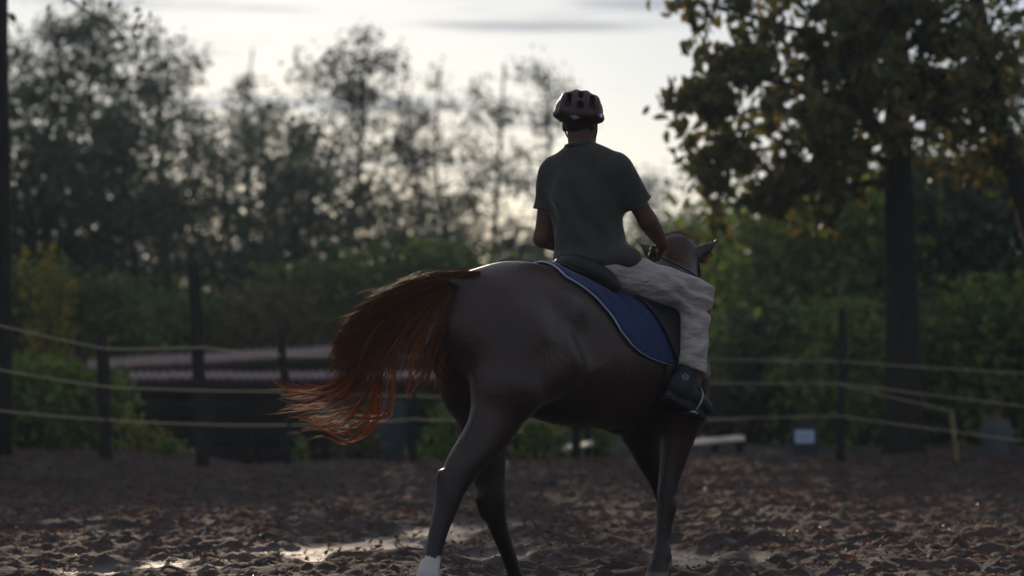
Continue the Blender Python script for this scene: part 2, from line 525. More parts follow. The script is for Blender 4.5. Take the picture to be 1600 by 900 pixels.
n1 = nt.nodes.new('ShaderNodeTexNoise'); n1.inputs['Scale'].default_value = 3.0; n1.inputs['Detail'].default_value = 8
l(tcg.outputs['Object'], n1.inputs['Vector'])
rr = nt.nodes.new('ShaderNodeValToRGB')
rr.color_ramp.elements[0].position = 0.3; rr.color_ramp.elements[0].color = (0.017, 0.012, 0.011, 1)
rr.color_ramp.elements[1].position = 0.7; rr.color_ramp.elements[1].color = (0.048, 0.034, 0.030, 1)
l(n1.outputs['Fac'], rr.inputs['Fac'])
mw = nt.nodes.new('ShaderNodeMix'); mw.data_type = 'RGBA'; mw.inputs[7].default_value = (0.095, 0.076, 0.070, 1)
l(sx.outputs[0], mw.inputs[0]); l(rr.outputs['Color'], mw.inputs[6]); l(mw.outputs[2], b.inputs['Base Color'])
mr = nt.nodes.new('ShaderNodeMapRange'); mr.inputs['To Min'].default_value = 0.9; mr.inputs['To Max'].default_value = 0.62
l(sx.outputs[0], mr.inputs['Value']); l(mr.outputs['Result'], b.inputs['Roughness'])
b.inputs['Specular IOR Level'].default_value = 0.18
n2 = nt.nodes.new('ShaderNodeTexNoise'); n2.inputs['Scale'].default_value = 45; n2.inputs['Detail'].default_value = 6
l(tcg.outputs['Object'], n2.inputs['Vector'])
bp = nt.nodes.new('ShaderNodeBump'); bp.inputs['Strength'].default_value = 0.7; bp.inputs['Distance'].default_value = 0.02
l(n2.outputs['Fac'], bp.inputs['Height']); l(bp.outputs['Normal'], b.inputs['Normal'])
l(b.outputs[0], out.inputs['Surface'])
g = mesh_obj('ground', np.stack([GX.ravel(), GY.ravel(), GZ.ravel()], 1), gf, gm, color=np.stack([wm, wm, wm], 1))
tag(g, 'dark churned mud of the riding ground with pale wet patches', kind='structure')

# ------------------------------------------------------------------ leaves
def leaf_faces(P, size, droop=0.3, hexa=True, aspect=0.45):
    """flat or slightly folded leaves at points P; returns vertices and quads"""
    n = len(P)
    d = rng.normal(size=(n, 3)); d[:, 2] -= droop * 1.5
    d /= np.linalg.norm(d, axis=1)[:, None]
    u = rng.normal(size=(n, 3)); u -= (u * d).sum(1)[:, None] * d; u /= np.linalg.norm(u, axis=1)[:, None]
    nrm = np.cross(d, u)
    L_ = (size * rng.uniform(0.6, 1.35, n))[:, None]; W = L_ * aspect
    if hexa:
        V = np.stack([P - d * L_ * .5, P - d * L_ * .12 + u * W * .5 + nrm * W * .18, P + d * L_ * .25 + u * W * .38 + nrm * W * .15, P + d * L_ * .5 - nrm * L_ * .08,
                      P + d * L_ * .25 - u * W * .38 + nrm * W * .15, P - d * L_ * .12 - u * W * .5 + nrm * W * .18], 1).reshape(-1, 3)
        k = np.arange(n)[:, None] * 6
        F = np.concatenate([k + np.array([[0, 1, 2, 3]]), k + np.array([[0, 3, 4, 5]])])
    else:
        V = np.stack([P - d * L_ * .5, P + u * W * .5, P + d * L_ * .5, P - u * W * .5], 1).reshape(-1, 3)
        F = np.arange(n)[:, None] * 4 + np.array([[0, 1, 2, 3]])
    return V, F

# fallen leaves
n = 26000
lx = rng.uniform(-7, 7, n); ly = 11.2 + (rng.random(n) ** 0.75) * 13.5
keep = (np.abs(lx) < 0.24 * ly + 0.4) & (rng.random(n) > 0.85 * wetmask(lx, ly)) & (fbm(lx * 1.1, ly * 0.9, 40, 3) + 0.36 * rng.random(n) > 0.5)
lx, ly = lx[keep], ly[keep]
n = len(lx)
P = np.stack([lx, ly, gz(lx, ly) + 0.012], 1)
yaw = rng.uniform(0, 2 * math.pi, n); tl = rng.normal(0, 0.35, n)
d = np.stack([np.cos(yaw) * np.cos(tl), np.sin(yaw) * np.cos(tl), np.sin(tl)], 1)
u = np.stack([-np.sin(yaw), np.cos(yaw), rng.normal(0, 0.35, n)], 1); u /= np.linalg.norm(u, axis=1)[:, None]
nr = np.cross(d, u); nr[nr[:, 2] < 0] *= -1
Ls = (rng.uniform(0.022, 0.06, n))[:, None]; Ws = Ls * rng.uniform(0.35, 0.65, (n, 1)); cu = Ls * rng.uniform(0.05, 0.35, (n, 1))
V = np.stack([P - d * Ls * .5 + nr * cu, P + u * Ws * .5 + nr * cu * .8, P + d * Ls * .5 + nr * cu, P - u * Ws * .5 + nr * cu * .8, P], 1).reshape(-1, 3)
k = np.arange(n)[:, None] * 5
F = np.concatenate([k + np.array([[0, 4, 1]]), k + np.array([[1, 4, 2]]), k + np.array([[2, 4, 3]]), k + np.array([[3, 4, 0]])])
tag(mesh_obj('fallen_leaves', V, F, M['leaf_dry'], smooth=False), 'brown fallen leaves scattered over the mud of the riding ground', 'leaves', kind='stuff')

# ------------------------------------------------------------------ trees
def wob(p0, p1, n, amp):
    t = np.linspace(0, 1, n)[:, None]
    p = p0 + (p1 - p0) * t
    o = np.cumsum(rng.normal(0, amp / math.sqrt(n), (n, 3)), 0); o -= o[0]
    return p + o * np.sin(t * math.pi / 2)

def tree(name, label, px, Y, top, rad, crown_lo, leaf, nleaf, mat, cat='tree', group=None, trunk=0.12, limbs=14, sig=0.35, lean=(0, 0), hexa=False, squash=1.0, base_z=None, aspect=0.5, droop=0.3, twig=5):
    """px, Y: foot of the trunk; top: pixel row of the crown's top; rad: crown radius in metres; crown_lo: fraction of height where limbs start"""
    x = xw(px, Y); z0 = float(gbase(np.array(x), np.array(Y))) - 0.05 if base_z is None else base_z
    zt = at(px, top, Y)[2]; H = zt - z0
    base = np.array([x, Y, z0]); tip = base + np.array([lean[0] * H, lean[1] * H, H * 0.97])
    root = empty(name, base, label, cat, group)
    tb = MB()
    tr = wob(base, tip, 9, 0.05 * H)
    tb.tube(tr, np.linspace(trunk, trunk * 0.18, 9), 8, jit=0.08)
    cl = []
    for i in range(limbs):
        f = crown_lo + (0.97 - crown_lo) * (i + rng.random()) / limbs
        k = f * 8; j = min(int(k), 7); p0 = tr[j] + (tr[j + 1] - tr[j]) * (k - j)
        g_ = (f - crown_lo) / (1 - crown_lo)
        env = rad * (0.45 + 0.75 * math.sin(math.pi * min(1, 0.18 + 0.8 * g_))) * (1 - 0.55 * g_ ** 2)
        a_ = i * 2.4 + rng.uniform(-.5, .5); ln = env * rng.uniform(0.65, 1.1)
        up = rng.uniform(0.1, 0.6) * ln * squash
        p1 = p0 + np.array([math.cos(a_) * ln, math.sin(a_) * ln, up])
        br = wob(p0, p1, 5, 0.22 * ln)
        r0 = trunk * (1 - 0.8 * f) * 0.55 + 0.008
        tb.tube(br, np.linspace(r0, r0 * 0.25, 5), 5, cap=False)
        for q in range(twig):
            s_ = br[rng.integers(1, 5)]
            e_ = s_ + rng.normal(0, 0.33 * ln + 0.1, 3) * np.array([1, 1, 0.7])
            tb.tube(np.array([s_, (s_ + e_) / 2 + rng.normal(0, 0.05, 3), e_]), [r0 * 0.3, r0 * 0.22, r0 * 0.12], 4, cap=False)
            cl.append(e_); cl.append((s_ + e_) / 2)
        cl.append(br[-1])
    tb.build('trunk', M['bark'], root)
    cl = np.array(cl)
    pw = rng.gamma(1.1, 1.0, len(cl)) * (1.35 - np.clip((cl[:, 2] - z0) / H, 0, 1)); pw /= pw.sum()
    pick = cl[rng.choice(len(cl), nleaf, p=pw)]
    V, F = leaf_faces(pick + rng.normal(0, sig, (nleaf, 3)) * np.array([1, 1, 0.8]), leaf, droop, hexa, aspect)
    mesh_obj('crown', V, F, M[mat], root, smooth=False)
    return root

def bush(name, label, px, Y, top, w, dep, leaf, nleaf, mat, cat='bush', group=None, lumps=9, base=None):
    """leafy shrub: px centre, top pixel row, half width w and half depth dep in metres"""
    x = xw(px, Y); z0 = float(gbase(np.array(x), np.array(Y))) - 0.03
    zt = at(px, top, Y)[2]; H = zt - z0
    root = empty(name, (x, Y, z0), label, cat, group)
    st = MB(); ctr = []
    for i in range(lumps):
        a_ = rng.uniform(0, 2 * math.pi); r_ = math.sqrt(rng.random())
        f = rng.uniform(0.25, 0.92) if i else 0.9
        p = np.array([x + math.cos(a_) * r_ * w * (1.05 - 0.45 * f), Y + math.sin(a_) * r_ * dep, z0 + f * H])
        ctr.append(p)
        st.tube(wob(np.array([x + rng.normal(0, w * .15), Y + rng.normal(0, .1), z0]), p, 5, 0.06 * H), np.linspace(0.022, 0.006, 5), 5, cap=False)
    st.build('stem', M['bark'], root)
    ctr = np.array(ctr)
    k = rng.integers(0, lumps, nleaf)
    rr_ = np.array([w * .38, dep * .38, H * .17])
    P = ctr[k] + rng.normal(0, 1, (nleaf, 3)) * rr_ * rng.uniform(.6, 1.1, (lumps, 1))[k]
    P = P[(P[:, 2] > z0 + 0.02) & (P[:, 2] < zt + 0.1)]
    V, F = leaf_faces(P, leaf, 0.2, True, 0.55)
    mesh_obj('foliage', V, F, M[mat], root, smooth=False)
    return root

# tall thin trees against the sky, far left to the rider
FG = 'tall trees of the far wood'
tree('tall_tree', 'tall tree rising out of the top left corner beside the dark trunk', 60, 46, -60, 2.2, 0.35, 0.149, 7019, 'leaf_dark', group=FG, limbs=20, sig=0.20, twig=9)
tree('tall_tree', 'tall tree with warm lit top right of the top left corner tree', 165, 52, 15, 1.9, 0.3, 0.161, 6629, 'leaf_dark', group=FG, limbs=20, sig=0.20, twig=9)
tree('tall_tree', 'slim tree with a pointed top above the tall fence post', 240, 50, 38, 1.5, 0.3, 0.149, 5069, 'leaf_dark', group=FG, limbs=18, sig=0.17, twig=9)
tree('tall_tree', 'thin sparse tree top alone in the bright sky', 362, 62, 55, 1.0, 0.25, 0.149, 2495, 'leaf_dark', group=FG, limbs=16, sig=0.16, twig=9)
tree('tall_tree', 'low round tree between the sparse thin tree and the broad crowned tree', 440, 56, 130, 1.7, 0.25, 0.161, 4679, 'leaf_dark', group=FG, limbs=16, sig=0.20, twig=9)
tree('tall_tree', 'broad crowned tree under the grey cloud streak', 552, 54, 52, 2.0, 0.3, 0.149, 6629, 'leaf_dark', group=FG, limbs=24, sig=0.18, twig=9)
tree('tall_tree', 'open tree just right of the broad crowned tree, sky shining through', 655, 58, 120, 1.7, 0.2, 0.138, 3509, 'leaf_dark', group=FG, limbs=20, sig=0.18, twig=9)
tree('tall_tree', 'airy tree left of the tallest tree near the rider', 722, 60, 112, 1.6, 0.15, 0.138, 3353, 'leaf_dark', group=FG, limbs=20, sig=0.18, twig=9)
tree('tall_tree', 'tallest airy tree near the rider with a pointed tip', 783, 58, 66, 1.5, 0.15, 0.138, 3743, 'leaf_dark', group=FG, limbs=22, sig=0.17, twig=9)
tree('tall_tree', 'airy tree closest to the left of the rider helmet', 836, 62, 112, 1.1, 0.12, 0.138, 2807, 'leaf_dark', group=FG, limbs=18, sig=0.17, twig=9)
# lower dense trees under them
DG = 'dense dark trees of the far wood'
for px, Y, top, rad, nl, lab in [
    (20, 40, 190, 2.0, 9000, 'dense dark tree at the left edge below the tall trees'),
    (130, 43, 205, 2.1, 9500, 'dense dark tree behind the yellowing sapling'),
    (245, 42, 185, 2.0, 9500, 'dense dark tree behind the tall fence post'),
    (345, 44, 215, 2.0, 9000, 'dense dark tree right of the tall fence post'),
    (455, 43, 225, 2.1, 9500, 'dense dark tree above the short notched fence post'),
    (560, 45, 300, 1.7, 6500, 'dense dark tree above the middle of the horse tail'),
    (655, 46, 352, 1.3, 4200, 'dark small tree above the root of the horse tail'),
    (790, 50, 330, 1.1, 3600, 'dark small tree left of the rider shirt')]:
    tree('dense_tree', lab, px, Y, top, rad, 0.12, 0.15, int(nl * .62), 'leaf_dark', group=DG, limbs=20, sig=0.30, twig=8, trunk=0.10)
tree('far_tree', 'small hazy tree in the sky gap right of the rider shoulder', 1012, 84, 255, 1.5, 0.3, 0.18, 3000, 'leaf_dark', sig=0.4, limbs=12)
tree('far_tree', 'low hazy tree between the rider arm and the horse ear', 1000, 70, 325, 1.6, 0.1, 0.17, 5200, 'leaf_dark', sig=0.45, limbs=14)
tree('far_tree', 'low hazy tree above the right horse ear', 1085, 66, 305, 1.8, 0.1, 0.17, 5500, 'leaf_dark', sig=0.45, limbs=14)
tree('far_tree', 'low hazy tree hidden mostly behind the rider back', 905, 68, 350, 1.6, 0.1, 0.16, 4600, 'leaf_dark', sig=0.45, limbs=14)

# shrubs of the middle distance, left
SG = 'shrubs beyond the shed'
for px, Y, top, w, nl, mat, lab in [
    (45, 38, 420, 1.3, 6500, 'leaf_green', 'green shrub behind the yellowing sapling at the left edge'),
    (190, 38, 442, 1.5, 8000, 'leaf_green', 'broad rounded green shrub left of the tall fence post'),
    (300, 37, 470, 0.9, 4500, 'leaf_green', 'green shrub right behind the tall fence post'),
    (415, 36, 455, 1.0, 6000, 'leaf_olive', 'brownish olive shrub above the short notched fence post'),
    (520, 38, 420, 1.2, 6500, 'leaf_green', 'green shrub behind the bushy end of the horse tail'),
    (630, 39, 385, 1.3, 7500, 'leaf_green', 'green shrub above the arched horse tail'),
    (735, 40, 425, 1.1, 6000, 'leaf_dark', 'dark shrub behind the horse croup'),
    (830, 40, 420, 1.0, 5500, 'leaf_dark', 'dark shrub behind the rider left elbow')]:
    bush('shrub', lab, px, Y, top, w, 0.9, 0.14, nl, mat, group=SG, lumps=14)
# plants at the fence, left
bush('hedge_bush', 'leafy green bush at the left edge behind the rope fence', 45, 24.6, 570, 0.55, 0.45, 0.11, 2400, 'leaf_bright', lumps=14)
bush('hedge_bush', 'leafy green bush left of the first fence post', 125, 25.0, 585, 0.42, 0.4, 0.105, 1700, 'leaf_bright', lumps=12)
bush('yellow_sapling', 'yellowing sapling beside the dark trunk at the left edge', 70, 26.5, 400, 0.30, 0.3, 0.09, 1300, 'leaf_yellow', lumps=12)
bush('weed', 'low weed with yellow leaves between the two left fence posts', 230, 24.4, 660, 0.22, 0.2, 0.07, 260, 'leaf_yellow', lumps=7)
bush('weed', 'low green weed at the foot of the tall fence post', 262, 24.2, 688, 0.2, 0.2, 0.06, 240, 'leaf_bright', lumps=6)
bush('weed', 'small green weed right of the short notched fence post', 470, 24.4, 690, 0.12, 0.15, 0.06, 120, 'leaf_bright', lumps=5)
bush('weed', 'leafy weed beside the drum beyond the fence', 560, 27.5, 655, 0.3, 0.3, 0.09, 600, 'leaf_olive', lumps=9)
bush('weed', 'green weed behind the horse hind legs', 700, 25.5, 645, 0.3, 0.3, 0.08, 700, 'leaf_bright', lumps=9)
bush('weed', 'green weed under the horse belly left of the plank bench', 845, 26.0, 655, 0.26, 0.3, 0.08, 600, 'leaf_bright', lumps=8)
bush('weed', 'low green weed under the horse belly right of the bench post', 945, 27.5, 640, 0.3, 0.3, 0.08, 700, 'leaf_bright', lumps=8)

# the wood on the right
RG = 'undergrowth trees of the right hand wood'
for px, Y, top, rad, nl, mat, lab in [
    (1130, 40, 370, 1.5, 8500, 'leaf_dark', 'leafy undergrowth tree right of the horse ear'),
    (1215, 34, 315, 1.4, 7500, 'leaf_bright', 'yellow green undergrowth tree left of the big trunk'),
    (1320, 33, 290, 1.3, 7500, 'leaf_bright', 'green undergrowth tree touching the big trunk on its left'),
    (1400, 38, 250, 1.6, 9000, 'leaf_dark', 'dark undergrowth tree behind the big trunk'),
    (1480, 34, 250, 1.4, 9500, 'leaf_dark', 'dark undergrowth tree right of the big trunk'),
    (1580, 33, 230, 1.5, 10000, 'leaf_dark', 'dark undergrowth tree at the right edge of the wood')]:
    tree('undergrowth_tree', lab, px, Y, top, rad, 0.06, 0.175, int(nl * .62), mat, group=RG, limbs=24, sig=0.36, trunk=0.06, hexa=True)
BG = 'bushes along the right hand fence'
for px, Y, top, w, nl, mat, lab in [
    (1130, 31, 590, 0.6, 4500, 'leaf_dark', 'dark bush behind the low bench'),
    (1225, 30, 500, 0.7, 5500, 'leaf_dark', 'dark bush behind the notice board'),
    (1310, 29, 480, 0.6, 3500, 'leaf_bright', 'green bush behind the thin right fence post'),
    (1400, 31, 470, 0.8, 5500, 'leaf_dark', 'dark bush behind the foot of the big trunk'),
    (1480, 29.5, 480, 0.6, 5500, 'leaf_green', 'green bush behind the bamboo stake'),
    (1570, 29, 440, 0.7, 4200, 'leaf_bright', 'glossy bush behind the sitting person')]:
    bush('fence_bush', lab, px, Y, top, w, 0.6, 0.14, int(nl * .7), mat, group=BG, lumps=16)

# the wood goes on beyond both edges of the picture
fw = []
for px, Y, rad, hgt in [(-130, 42, 2.2, 7), (-300, 40, 2.4, 8), (-480, 44, 2.6, 8), (-700, 40, 2.6, 8), (-950, 38, 2.8, 8), (-1250, 36, 2.8, 8), (1720, 34, 2.0, 6), (1880, 32, 2.2, 7), (2080, 34, 2.4, 8), (2350, 32, 2.6, 8), (2650, 30, 2.6, 8)]:
    n_ = 3400; a_ = rng.uniform(0, 6.283, 60); q_ = np.sqrt(rng.random(60)); h_ = rng.uniform(.02, 1, 60)
    x0 = xw(px, Y); z0 = float(gbase(np.array(x0), np.array(Y)))
    c_ = np.stack([x0 + np.cos(a_) * q_ * rad * (1.1 - .5 * h_), Y + np.sin(a_) * q_ * rad, z0 + h_ * hgt], 1)
    p_ = c_[rng.integers(0, 60, n_)] + rng.normal(0, .38, (n_, 3)); fw.append(p_[p_[:, 2] > z0])
V, F = leaf_faces(np.vstack(fw), .24, .3, False, .55)
tag(mesh_obj('far_wood', V, F, M['leaf_dark'], smooth=False), 'dark leafy wood closing the clearing beyond both sides of the picture', 'wood', kind='stuff')

# big tree on the right
def big_tree():
    Y = 25.0
    base = at(1412, 712, Y); base[2] = gbase(np.array(base[0]), np.array(Y)) - 0.05
    root = empty('big_tree', base, 'big tree with thick straight trunk and large browning leaves on the right', 'tree')
    tb = MB()
    tr = catmull([base, at(1411, 600, Y), at(1409, 450, Y), at(1404, 300, Y), at(1402, 150, Y), at(1400, 0, Y), at(1396, -200, Y)], 22)
    tb.tube(tr, np.interp(np.arange(22), [0, 1, 3, 10, 21], [0.26, 0.205, 0.185, 0.155, 0.09]), 12, jit=0.05)
    cl = []; wt_ = []
    def limb(pp, r0, dens, tw=9, spread=0.22):
        P = [at(p[0], p[1], Y + p[2]) for p in pp]
        c = catmull(P, 12); tb.tube(c, np.linspace(r0, r0 * .2, 12), 6, cap=False)
        for q in range(tw):
            i = rng.integers(3, 12); e = c[i] + rng.normal(0, spread, 3) + np.array([0, 0, -0.05])
            tb.tube(np.array([c[i], (c[i] + e) / 2 + rng.normal(0, .03, 3), e]), [.012, .009, .005], 4, cap=False)
            for f in (0.5, 0.8, 1.0): cl.append(c[i] + (e - c[i]) * f); wt_.append(dens)
    # limbs given where the photograph shows them: (column, row, metres behind the trunk)
    limb([(1400, 230, 0), (1330, 170, -.5), (1220, 130, -1), (1150, 118, -1.3), (1085, 150, -1.4)], .06, 1.2, 22, .26)
    limb([(1402, 150, 0), (1320, 70, -.3), (1220, 40, -.8), (1120, 10, -1.0)], .06, 1.2, 20, .28)
    limb([(1400, 260, 0), (1320, 230, .4), (1230, 230, .8), (1150, 240, .9), (1100, 265, 1.0)], .05, 1.1, 20, .24)
    limb([(1400, 280, 0), (1330, 290, .2), (1260, 300, .3), (1190, 310, .3), (1120, 325, .2)], .045, 1.0, 18, .22)
    limb([(1402, 100, 0), (1350, 20, .6), (1270, -30, 1), (1180, -60, 1)], .06, 1.1, 12, .3)
    limb([(1402, 120, 0), (1350, 150, -.8), (1290, 190, -1.2), (1230, 170, -1.3)], .05, 1.3, 12, .25)
    limb([(1402, 90, 0), (1440, 60, -.7), (1490, 90, -1), (1540, 150, -1)], .05, 1.2, 12, .28)
    limb([(1402, 180, 0), (1450, 170, .5), (1500, 210, .8), (1560, 230, .8)], .05, 1.1, 12, .28)
    limb([(1402, 60, 0), (1380, 0, -1), (1340, 60, -1.4), (1310, 140, -1.4)], .05, 1.5, 14, .28)
    limb([(1402, 50, 0), (1420, 10, -1), (1440, 100, -1.3), (1430, 190, -1.3)], .05, 1.5, 14, .25)
    limb([(1402, 30, 0), (1460, -40, 0), (1540, -50, .3), (1610, 0, .3)], .05, 1.2, 12, .3)
    tb.build('trunk', M['bark'], root)
    C = np.array(cl); w = np.array(wt_); nl = 6600
    pk = rng.choice(len(C), nl, p=w / w.sum())
    V, F = leaf_faces(C[pk] + rng.normal(0, .085, (nl, 3)), 0.16, 0.7, True, 0.5)
    mesh_obj('crown', V, F, M['leaf_teak'], root, smooth=False)
big_tree()

def leaning_tree():
    Y = 23.5
    b_ = at(1690, 715, Y); b_[2] = 0.0
    root = empty('leaning_tree', b_, 'dark leaning tree crossing the top right corner', 'tree')
    tb = MB()
    c = catmull([b_, at(1650, 500, Y), at(1605, 330, Y), at(1560, 180, Y), at(1530, 20, Y), at(1505, -150, Y)], 18)
    tb.tube(c, np.linspace(.14, .06, 18), 10, jit=.05)
    cl = []
    for q in range(26):
        i = rng.integers(9, 18); e = c[i] + rng.normal(0, .45, 3)
        tb.tube(np.array([c[i], (c[i] + e) / 2 + rng.normal(0, .06, 3), e]), [.02, .013, .006], 4, cap=False)
        cl += [e, (c[i] + e) / 2]
    tb.build('trunk', M['bark'], root)
    C = np.array(cl); nl = 1500
    V, F = leaf_faces(C[rng.integers(0, len(C), nl)] + rng.normal(0, .13, (nl, 3)), 0.12, .6, True, .5)
    mesh_obj('crown', V, F, M['leaf_teak'], root, smooth=False)
leaning_tree()

def edge_tree():
    Y = 22.0
    b_ = at(-4, 715, Y); b_[2] = gbase(np.array(b_[0]), np.array(Y)) - .05
    root = empty('edge_tree', b_, 'dark straight trunk cut by the left edge of the picture', 'tree')
    tb = MB()
    c = catmull([b_, at(-3, 450, Y), at(-5, 200, Y), at(-8, -100, Y), at(-12, -420, Y)], 14)
    tb.tube(c, np.linspace(.13, .10, 14), 10, jit=.04)
    cl = []
    for q in range(24):
        i = rng.integers(10, 14); e = c[i] + rng.normal(0, .7, 3) + np.array([0, 0, .25])
        tb.tube(np.array([c[i], (c[i] + e) / 2 + rng.normal(0, .06, 3), e]), [.03, .018, .006], 4, cap=False)
        cl += [e, (c[i] + e) / 2]
    tb.build('trunk', M['bark'], root)
    C = np.array(cl); nl = 1400
    V, F = leaf_faces(C[rng.integers(0, len(C), nl)] + rng.normal(0, .18, (nl, 3)), 0.10, .5, True, .5)
    mesh_obj('crown', V, F, M['leaf_dark'], root, smooth=False)
edge_tree()

# ------------------------------------------------------------------ fences
def post(parent, bot, top, r, name='post', notch=False):
    m = MB(); n_ = 9
    c = wob(bot, top, n_, 0.03)
    rad = np.linspace(r * 1.05, r * 0.92, n_)
    m.tube(c, rad, 9, jit=0.10)
    if notch:
        e = top + np.array([r * .35, 0, 0]); m.tube(np.array([top - np.array([0, 0, .05]), e + np.array([0, 0, .03]), e + np.array([-.01, 0, .07])]), [r * .55, r * .5, r * .3], 7, jit=.15)
    return m.build(name, M['wood'], parent)

def rope(parent, pts, sag=0.02, r=0.008):
    out_ = []
    for a_, b_ in zip(pts[:-1], pts[1:]):
        t = np.linspace(0, 1, 9)[:-1, None]
        out_.append(a_ + (b_ - a_) * t - np.array([0, 0, 1]) * sag * 4 * t * (1 - t) * np.linalg.norm(b_ - a_))
    out_ = np.vstack(out_ + [pts[-1][None]])
    m = MB(); m.tube(out_, r, 6); return m.build('rope', M['rope'], parent)

fl = empty('rope_fence', at(310, 725, 23), 'rope fence on dark wooden posts behind the horse tail on the left', 'fence')
FYS = {0: 20.5, 1: 22.3, 2: 22.6, 3: 22.9, 4: 24.3}
def foot(px, Y):
    x = xw(px, Y); return np.array([x, Y, float(gbase(np.array(x), np.array(Y))) - 0.12])
post(fl, foot(166, 22.3), at(158, 528, 22.3), .062)
post(fl, foot(319, 22.6), at(300, 406, 22.6), .062)
post(fl, foot(449, 22.9), at(447, 512, 22.9), .046, notch=True)
post(fl, foot(646, 24.3), at(644, 590, 24.3), .045)
post(fl, foot(-60, 20.5), at(-62, 470, 20.5), .06)
for rows in ([493, 545, 543, 556, 556, 556], [566, 604, 610, 611, 619, 619], [634, 656, 663, 664, 655, 657]):
    pp = [at(-62, rows[0], 20.45), at(164, rows[1], 22.23), at(316, rows[2], 22.53), at(448, rows[3], 22.84), at(645, rows[4], 24.25), at(900, rows[5], 25.2)]
    rope(fl, pp, sag=0.006, r=0.007)
post(fl, foot(900, 25.27), at(900, 545, 25.27), .045)
# old stumps of posts behind it
for px, Y, top, lab in [(122, 27.5, 512, 'thin weathered stake behind the leafy bush on the left'), (133, 28, 556, 'pale broken stake leaning beside the thin weathered stake')]:
    r_ = empty('stake', foot(px, Y), lab, 'stake'); post(r_, foot(px, Y), at(px - 3, top, Y), .035)

fr = empty('rope_fence', at(1312, 715, 25), 'rope fence with a thin dark post left of the big trunk', 'fence')
post(fr, foot(1312, 24.6), at(1313, 478, 24.6), .045)
post(fr, foot(1690, 22.5), at(1690, 500, 22.5), .05)
post(fr, foot(900, 25.9), at(905, 540, 25.9), .04)
for rows in ([556, 565, 588], [597, 599, 645], [657, 650, 700]):
    rope(fr, [at(905, rows[0], 25.85), at(1312, rows[1], 24.55), at(1690, rows[2], 22.45)], sag=.002, r=.0045)
rope(fr, [at(1312, 601, 24.55), at(1488, 642, 24.1)], sag=.004, r=.0045)
bs = empty('bamboo_stake', foot(1492, 24.1), 'short yellow bamboo stake holding a rope end near the right edge', 'stake')
m = MB(); c = catmull([foot(1496, 24.1), at(1492, 690, 24.1), at(1487, 640, 24.1)], 12)
rad = np.full(12, .022); rad[[3, 7]] = .026
m.tube(c, rad, 8); m.build('cane', M['bamboo'], bs)

# ------------------------------------------------------------------ shed beyond the fence
sh = empty('shed', (xw(430, 30), 30, -1.1), 'low open shed with corrugated reddish roof beyond the left fence', 'shed')
def corr(p00, p10, p11, p01, waves, amp=0.018, n2=2):
    n1 = waves * 6 + 1; V = []
    nrm = np.cross(p10 - p00, p01 - p00); nrm /= np.linalg.norm(nrm); nrm *= np.sign(nrm[2])
    for i in range(n1):
        u_ = i / (n1 - 1)
        for j in range(n2):
            v_ = j / (n2 - 1)
            V.append((p00 * (1 - u_) + p10 * u_) * (1 - v_) + (p01 * (1 - u_) + p11 * u_) * v_ + nrm * amp * math.sin(u_ * waves * 2 * math.pi))
    F = [(i * n2 + j, (i + 1) * n2 + j, (i + 1) * n2 + j + 1, i * n2 + j + 1) for i in range(n1 - 1) for j in range(n2 - 1)]
    return V, F
def roof_run(fl_, fr_, bl, br, nsheet):
    for i in range(nsheet):
        a_, b_ = i / nsheet, (i + 1) / nsheet + .01
        lift = np.array([0, 0, .006 * (i % 2)])
        V, F = corr(fl_ + (fr_ - fl_) * a_ + lift, fl_ + (fr_ - fl_) * b_ + lift, bl + (br - bl) * b_ + lift, bl + (br - bl) * a_ + lift, 8)
        m_ = MB(); m_.add(V, F); o = m_.build('roof_sheet', M['roof'], sh)
        md = o.modifiers.new('thick', 'SOLIDIFY'); md.thickness = .006
# rear roof climbs to the right, front roof is lower and level
roof_run(at(110, 578, 31), at(520, 556, 31), at(120, 562, 34), at(530, 540, 34), 5)
roof_run(at(180, 592, 29.4), at(720, 592, 29.4), at(180, 581, 30.9), at(720, 581, 30.9), 6)
for a_, b_, Y in [(112, 522, 30.98), (180, 720, 29.42)]:
    m_ = MB(); r0, r1 = (588, 566) if Y > 30 else (603, 603)
    m_.tube(np.array([at(a_, r0, Y), at(b_, r1, Y)]), .05, 6); m_.build('eave_beam', M['wood'], sh)
for px, Y in [(195, 29.45), (330, 29.45), (600, 29.45), (705, 29.45), (200, 33.5), (400, 33.5), (515, 33.5)]:
    p = at(px, 600, Y); q = p.copy(); q[2] = -1.2
    m_ = MB(); m_.tube(wob(q, p, 5, .02), .05, 7, jit=.1); m_.build('post', M['wood'], sh)
m_ = MB()
for i in range(6):
    p, q = at(130, 600, 34.3), at(530, 600, 34.3)
    zc = -1.0 + i * .34
    m_.box((p + q) / 2 * np.array([1, 1, 0]) + np.array([0, 0, zc]), abs(q[0] - p[0]) / 2, .015, .16)
m_.build('back_wall', M['wood'], sh)
dr = empty('drum', at(613, 715, 28.6) * np.array([1, 1, 0]) + np.array([0, 0, -1.15]), 'tall bluish drum standing in front of the shed post', 'drum')
m_ = MB(); p = np.array(dr.location)
hs_ = [0, .02, .3, .32, .34, .64, .66, .68, 1.0, 1.02, 1.75, 1.78]
rs_ = [.14, .15, .15, .158, .15, .15, .158, .15, .15, .155, .15, .13]
m_.tube(np.array([p + np.array([0, 0, h]) for h in hs_]), rs_, 16); m_.build('barrel', M['drum'], dr)

